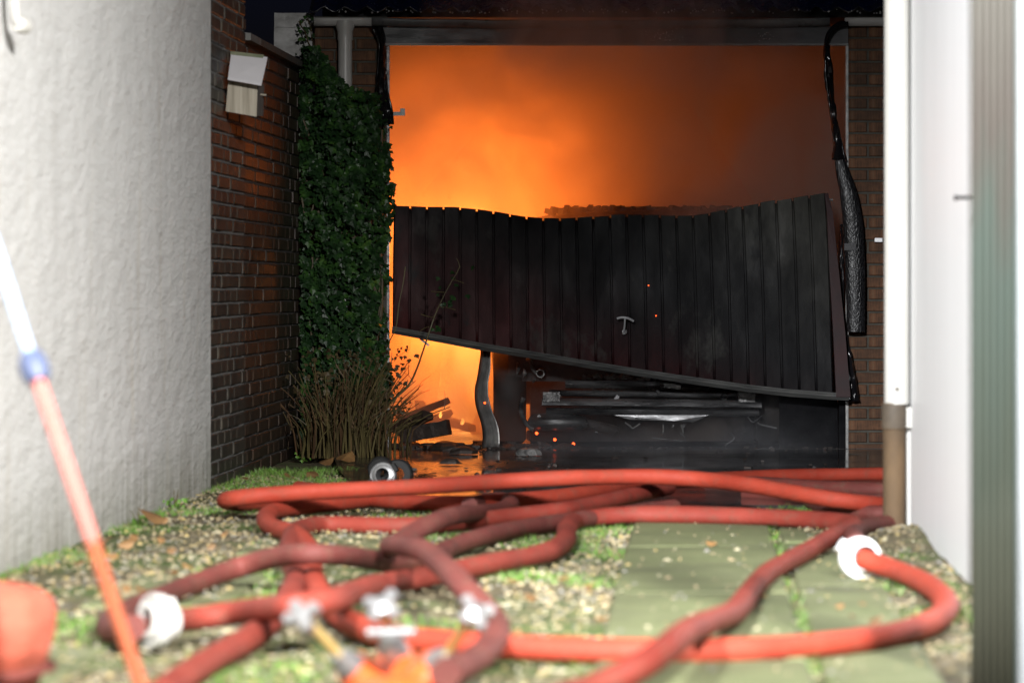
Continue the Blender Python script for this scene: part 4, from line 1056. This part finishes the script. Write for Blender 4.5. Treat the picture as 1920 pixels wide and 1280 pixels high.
# tommy bar on the middle valve, outlet couplings below
b = MB(); b.tube([D(688,1186,-.05),D(778,1184,-.05)], .012, 12); b.build('tommy_bar', ALU, dv)
b = MB(); b.tube([D(732,1186,-.05),D(732,1205,-.04),D(735,1222,-.02)], .024, 14); b.build('bar_hub', ALU, dv)
for (x,y,ax,dy) in ((585,1292,(-.7,-.4,.1),-.05),(872,1290,(.6,-.5,.1),-.05),(770,1296,(0,-1,.3),-.12)):
    coupling(dv, D(x,y+45,dy), ax, 'outlet_coupling', r=.058)
for a in range(3):
    an = a*2.1+.5; b = MB(); e = D(745,1345)+Vector((.12*math.cos(an),.12*math.sin(an),0)); e.z = .025
    b.tube([D(745,1345), e], .01, 8); b.build('leg', VALVERED, dv)

# ------------------------------------------------------------------ red canvas bag at the left edge
bg_c = G(-22, 1325); bagY = bg_c.y
bag = empty('canvas_bag', bg_c, 'bulging creased red canvas bag at the left edge by the white wall', 'bag')
prof = [(0.0,.10),(.02,.125),(.06,.135),(.075,.122),(.09,.142),(.13,.152),(.18,.158),(.23,.155),(.262,.145),(.285,.12),(.298,.08),(.304,.03)]
b = MB(); n = 40; vs = []; fs = []
for i,(z,r_) in enumerate(prof):
    for j in range(n):
        a = 2*math.pi*j/n; rr = r_*(1+.10*mnoise.noise(Vector((math.cos(a)*1.6,math.sin(a)*1.6,z*9)))+.04*mnoise.noise(Vector((math.cos(a)*5,math.sin(a)*5,z*30))))
        rr *= .97; vs.append(bg_c+Vector((-.035+rr*1.15*math.cos(a), rr*math.sin(a), z*.80+.02+.012*mnoise.noise(Vector((math.cos(a)*2,math.sin(a)*2,7))))))
for i in range(len(prof)-1):
    for j in range(n): fs.append((i*n+j,i*n+(j+1)%n,(i+1)*n+(j+1)%n,(i+1)*n+j))
fs.append(tuple((len(prof)-1)*n+j for j in range(n))); fs.append(tuple(range(n-1,-1,-1)))
b.add(vs, fs); b.build('canvas', BAGRED, bag, smooth=180)
b = MB(); P = [bg_c+Vector((-.035+.158*.97*1.14*math.cos(a*.157), .158*.97*math.sin(a*.157)*1.0, .082+.006*math.sin(a*.7))) for a in range(41)]
b.tube(P, .007, 6, flat=(.5,1.6), cap=False); b.build('seam_band', HMAROON, bag)

# ------------------------------------------------------------------ pole leaning over the left
pl = empty('leaning_pole', V(300,1409,7.6), 'orange and white pole leaning diagonally to the left wall', 'pole')
A = V(300,1405,7.6); 
def PP(py): 
    t = (1405-py)/(1405-490.0); return V(300+(0-300)*t*1.0, py, 7.6+.5*t)
# fit the photographed line (0,490)-(62,690)-(265,1280)
def PL(py):
    x = interp([(-900,-470),(490,0),(690,64),(1280,262),(1405,304)])(py); return V(x, py, 7.6+.7*(1405-py)/1405)
b = MB(); b.tube([PL(1405),PL(1280),PL(1020)], .0142, 16); b.build('lower_shaft', POLEOR, pl)
b = MB(); b.tube([PL(1019.8),PL(860),PL(700)], .0139, 16); b.build('upper_shaft', POLEPK, pl)
b = MB(); b.tube([PL(716),PL(700),PL(682),PL(664)], interp([(0,.022),(.3,.030),(.7,.030),(1,.022)]), 16); b.build('joint_collar', POLEBL, pl)
b = MB(); b.tube([PL(664),PL(490),PL(0),PL(-860)], .0112, 16); b.build('white_shaft', POLEWH, pl)

# ================================================================== GROUND COVER
def on_slab(x, y):
    def inr(xl,xr,ya,yb): return ya<y<yb and alley_x(xl,14.5,y)<x<alley_x(xr,14.5,y)
    return inr(.46,.93,7.3,14.93) or inr(.97,1.20,7.6,14.93) or inr(-.8,-.32,12.87,14.6) or inr(-.98,-.62,10.77,11.9) or inr(-1.2,-.74,8.3,9.45)
b = MB(); cnt = 0
while cnt < 15000:
    y = 7.4+ (18.2-7.4)*R.random()**.9; x = R.uniform(lx(y)+.01, rx(y)-.01 if y < 14.6 else 1.0)
    if y > 15.6 and x > -.75+.05*R.random(): continue
    dens = .5+.6*mnoise.noise(Vector((x*1.7,y*1.2,9)))+.2*(x>1.0)
    if on_slab(x,y):
        if R.random() > (.035 if x > .2 else .40) and not (x > .99 and R.random() < .75*max(0,.35+mnoise.noise(Vector((x*3,y*2,4))))): continue
        z = .042
    else:
        if R.random() > dens: continue
        z = .022 + .05*math.exp(-((x-1.38)/.16)**2-((y-13.5)/.55)**2)
    s = R.uniform(.003,.009) if R.random() < .93 else R.uniform(.009,.015)
    a, c_ = R.uniform(0,6.28), R.uniform(.6,1.3); ca, sa = math.cos(a)*s, math.sin(a)*s; hz = s*R.uniform(.35,.8)
    b.add([(x+ca*c_,y+sa*c_,z),(x-sa,y+ca,z),(x-ca*c_,y-sa*c_,z),(x+sa,y-ca,z),(x+ca*.2,y+sa*.3,z+hz),(x-ca*.3,y-sa*.2,z+hz*.8)],
          [(0,1,4),(1,5,4),(1,2,5),(2,3,5),(3,4,5),(3,0,4)], R.choices((0,1,2,3),(.24,.42,.20,.14))[0])
    cnt += 1
b.build('gravel', STONES, smooth=False, kind='stuff', label='pale gravel and shell grit scattered over the alley bed', cat='gravel')
b = MB(); cnt = 0
while cnt < 16000:
    y = R.uniform(7.4,18.8); x = R.uniform(lx(y)+.01, 1.3)
    if y > 15.6 and x > -.72: continue
    nn = mnoise.noise(Vector((x*2.2,y*1.3,21)))
    wall = max(0, 1-(x-lx(y))/.12)*.5 + (.55 if y > 16.6 else 0)
    seam = abs(x-alley_x(.945,14.5,y)) < .016 and y < 14.9 and R.random() < .3
    if on_slab(x,y) and not seam: continue
    if not seam and nn+wall < .16+.25*R.random(): continue
    hh = R.uniform(.008,.028)*(1.5 if seam else 1); a = R.uniform(0,6.28); w = R.uniform(.0015,.003)
    p = Vector((x,y,.018)); d = Vector((math.cos(a),math.sin(a),0)); t = p+Vector((R.gauss(0,hh*.5),R.gauss(0,hh*.5),hh))
    b.add([p-d*w,p+d*w,t], [(0,1,2)], 0 if R.random() < .6 else 1); cnt += 1
b.build('grass', GRASS, smooth=False, kind='stuff', label='short grass and moss tufts along the alley bed', cat='grass')
# fallen leaves
ls = [(0,0),(.25,.12),(.38,.4),(.22,.75),(0,1.0),(-.22,.75),(-.38,.4),(-.25,.12)]
spots = [(311,972,.11),(209,1004,.07),(536,885,.08),(600,868,.09),(640,862,.13),(655,850,.1),(575,885,.07),(452,895,.05),(1345,1018,.05)]
spots += [(R.uniform(150,480),R.uniform(960,1110),R.uniform(.03,.06)) for _ in range(14)] + [(R.uniform(950,1150),R.uniform(1080,1190),R.uniform(.03,.05)) for _ in range(7)] + [(R.uniform(1500,1760),R.uniform(1000,1200),R.uniform(.025,.045)) for _ in range(10)]
named = {0:'large curled brown leaf lying at the foot of the white wall',1:'round brown leaf at the foot of the white wall nearer the pole',4:'big tan leaf at the base of the dry bush',8:'small yellow leaf lying alone on the green slab'}
for i,(x,y,s) in enumerate(spots):
    q = G(x,y,.05); b = MB(); leaf(b, q, s, Vector((R.gauss(0,.35),-.55+R.gauss(0,.3),1)), Vector((R.gauss(0,1),R.gauss(0,1),.1)), 0, ls, .35)
    o = b.build('fallen_leaf', LEAFBR, smooth=False, base=q, cat='leaf', group='fallen leaves on the alley bed', label=named.get(i, 'small brown fallen leaf on the gravel beside the white wall' if x < 500 and y > 900 else 'brown fallen leaf under the dry bush by the brick wall' if y < 900 else 'small brown fallen leaf on the gravel right of the middle hoses' if x < 1200 else 'small brown fallen leaf near the white coupling at right'))
# weeds at the wall foot
for i,(x,y,l) in enumerate(((327,950,'small green weed at the foot of the white wall beside a leaf'),(262,985,'low green weed tuft at the white wall left of the curled leaf'),(568,858,'bright green weed by the foot of the dry bush'),(1035,990,'thin green weed growing up beside the dark hose'))):
    q = G(x,y+10); b = MB()
    for j in range(14):
        p = q+Vector((R.gauss(0,.025),R.gauss(0,.025),R.uniform(.015,.06))); leaf(b, p, R.uniform(.012,.024), Vector((R.gauss(0,.7),-1,R.gauss(.5,.6))), Vector((R.gauss(0,.8),0,1)))
    wr = empty('weed', q, l, 'weed', 'weeds along the alley'); b.build('leaf_spray', GRASS[0], wr, smooth=False, kind='stuff')
    b = MB()
    for j in range(5): b.tube([q+Vector((0,0,.01)), q+Vector((R.gauss(0,.02),R.gauss(0,.02),R.uniform(.05,.09)))], .0015, 4)
    b.build('stem', STALK, wr)
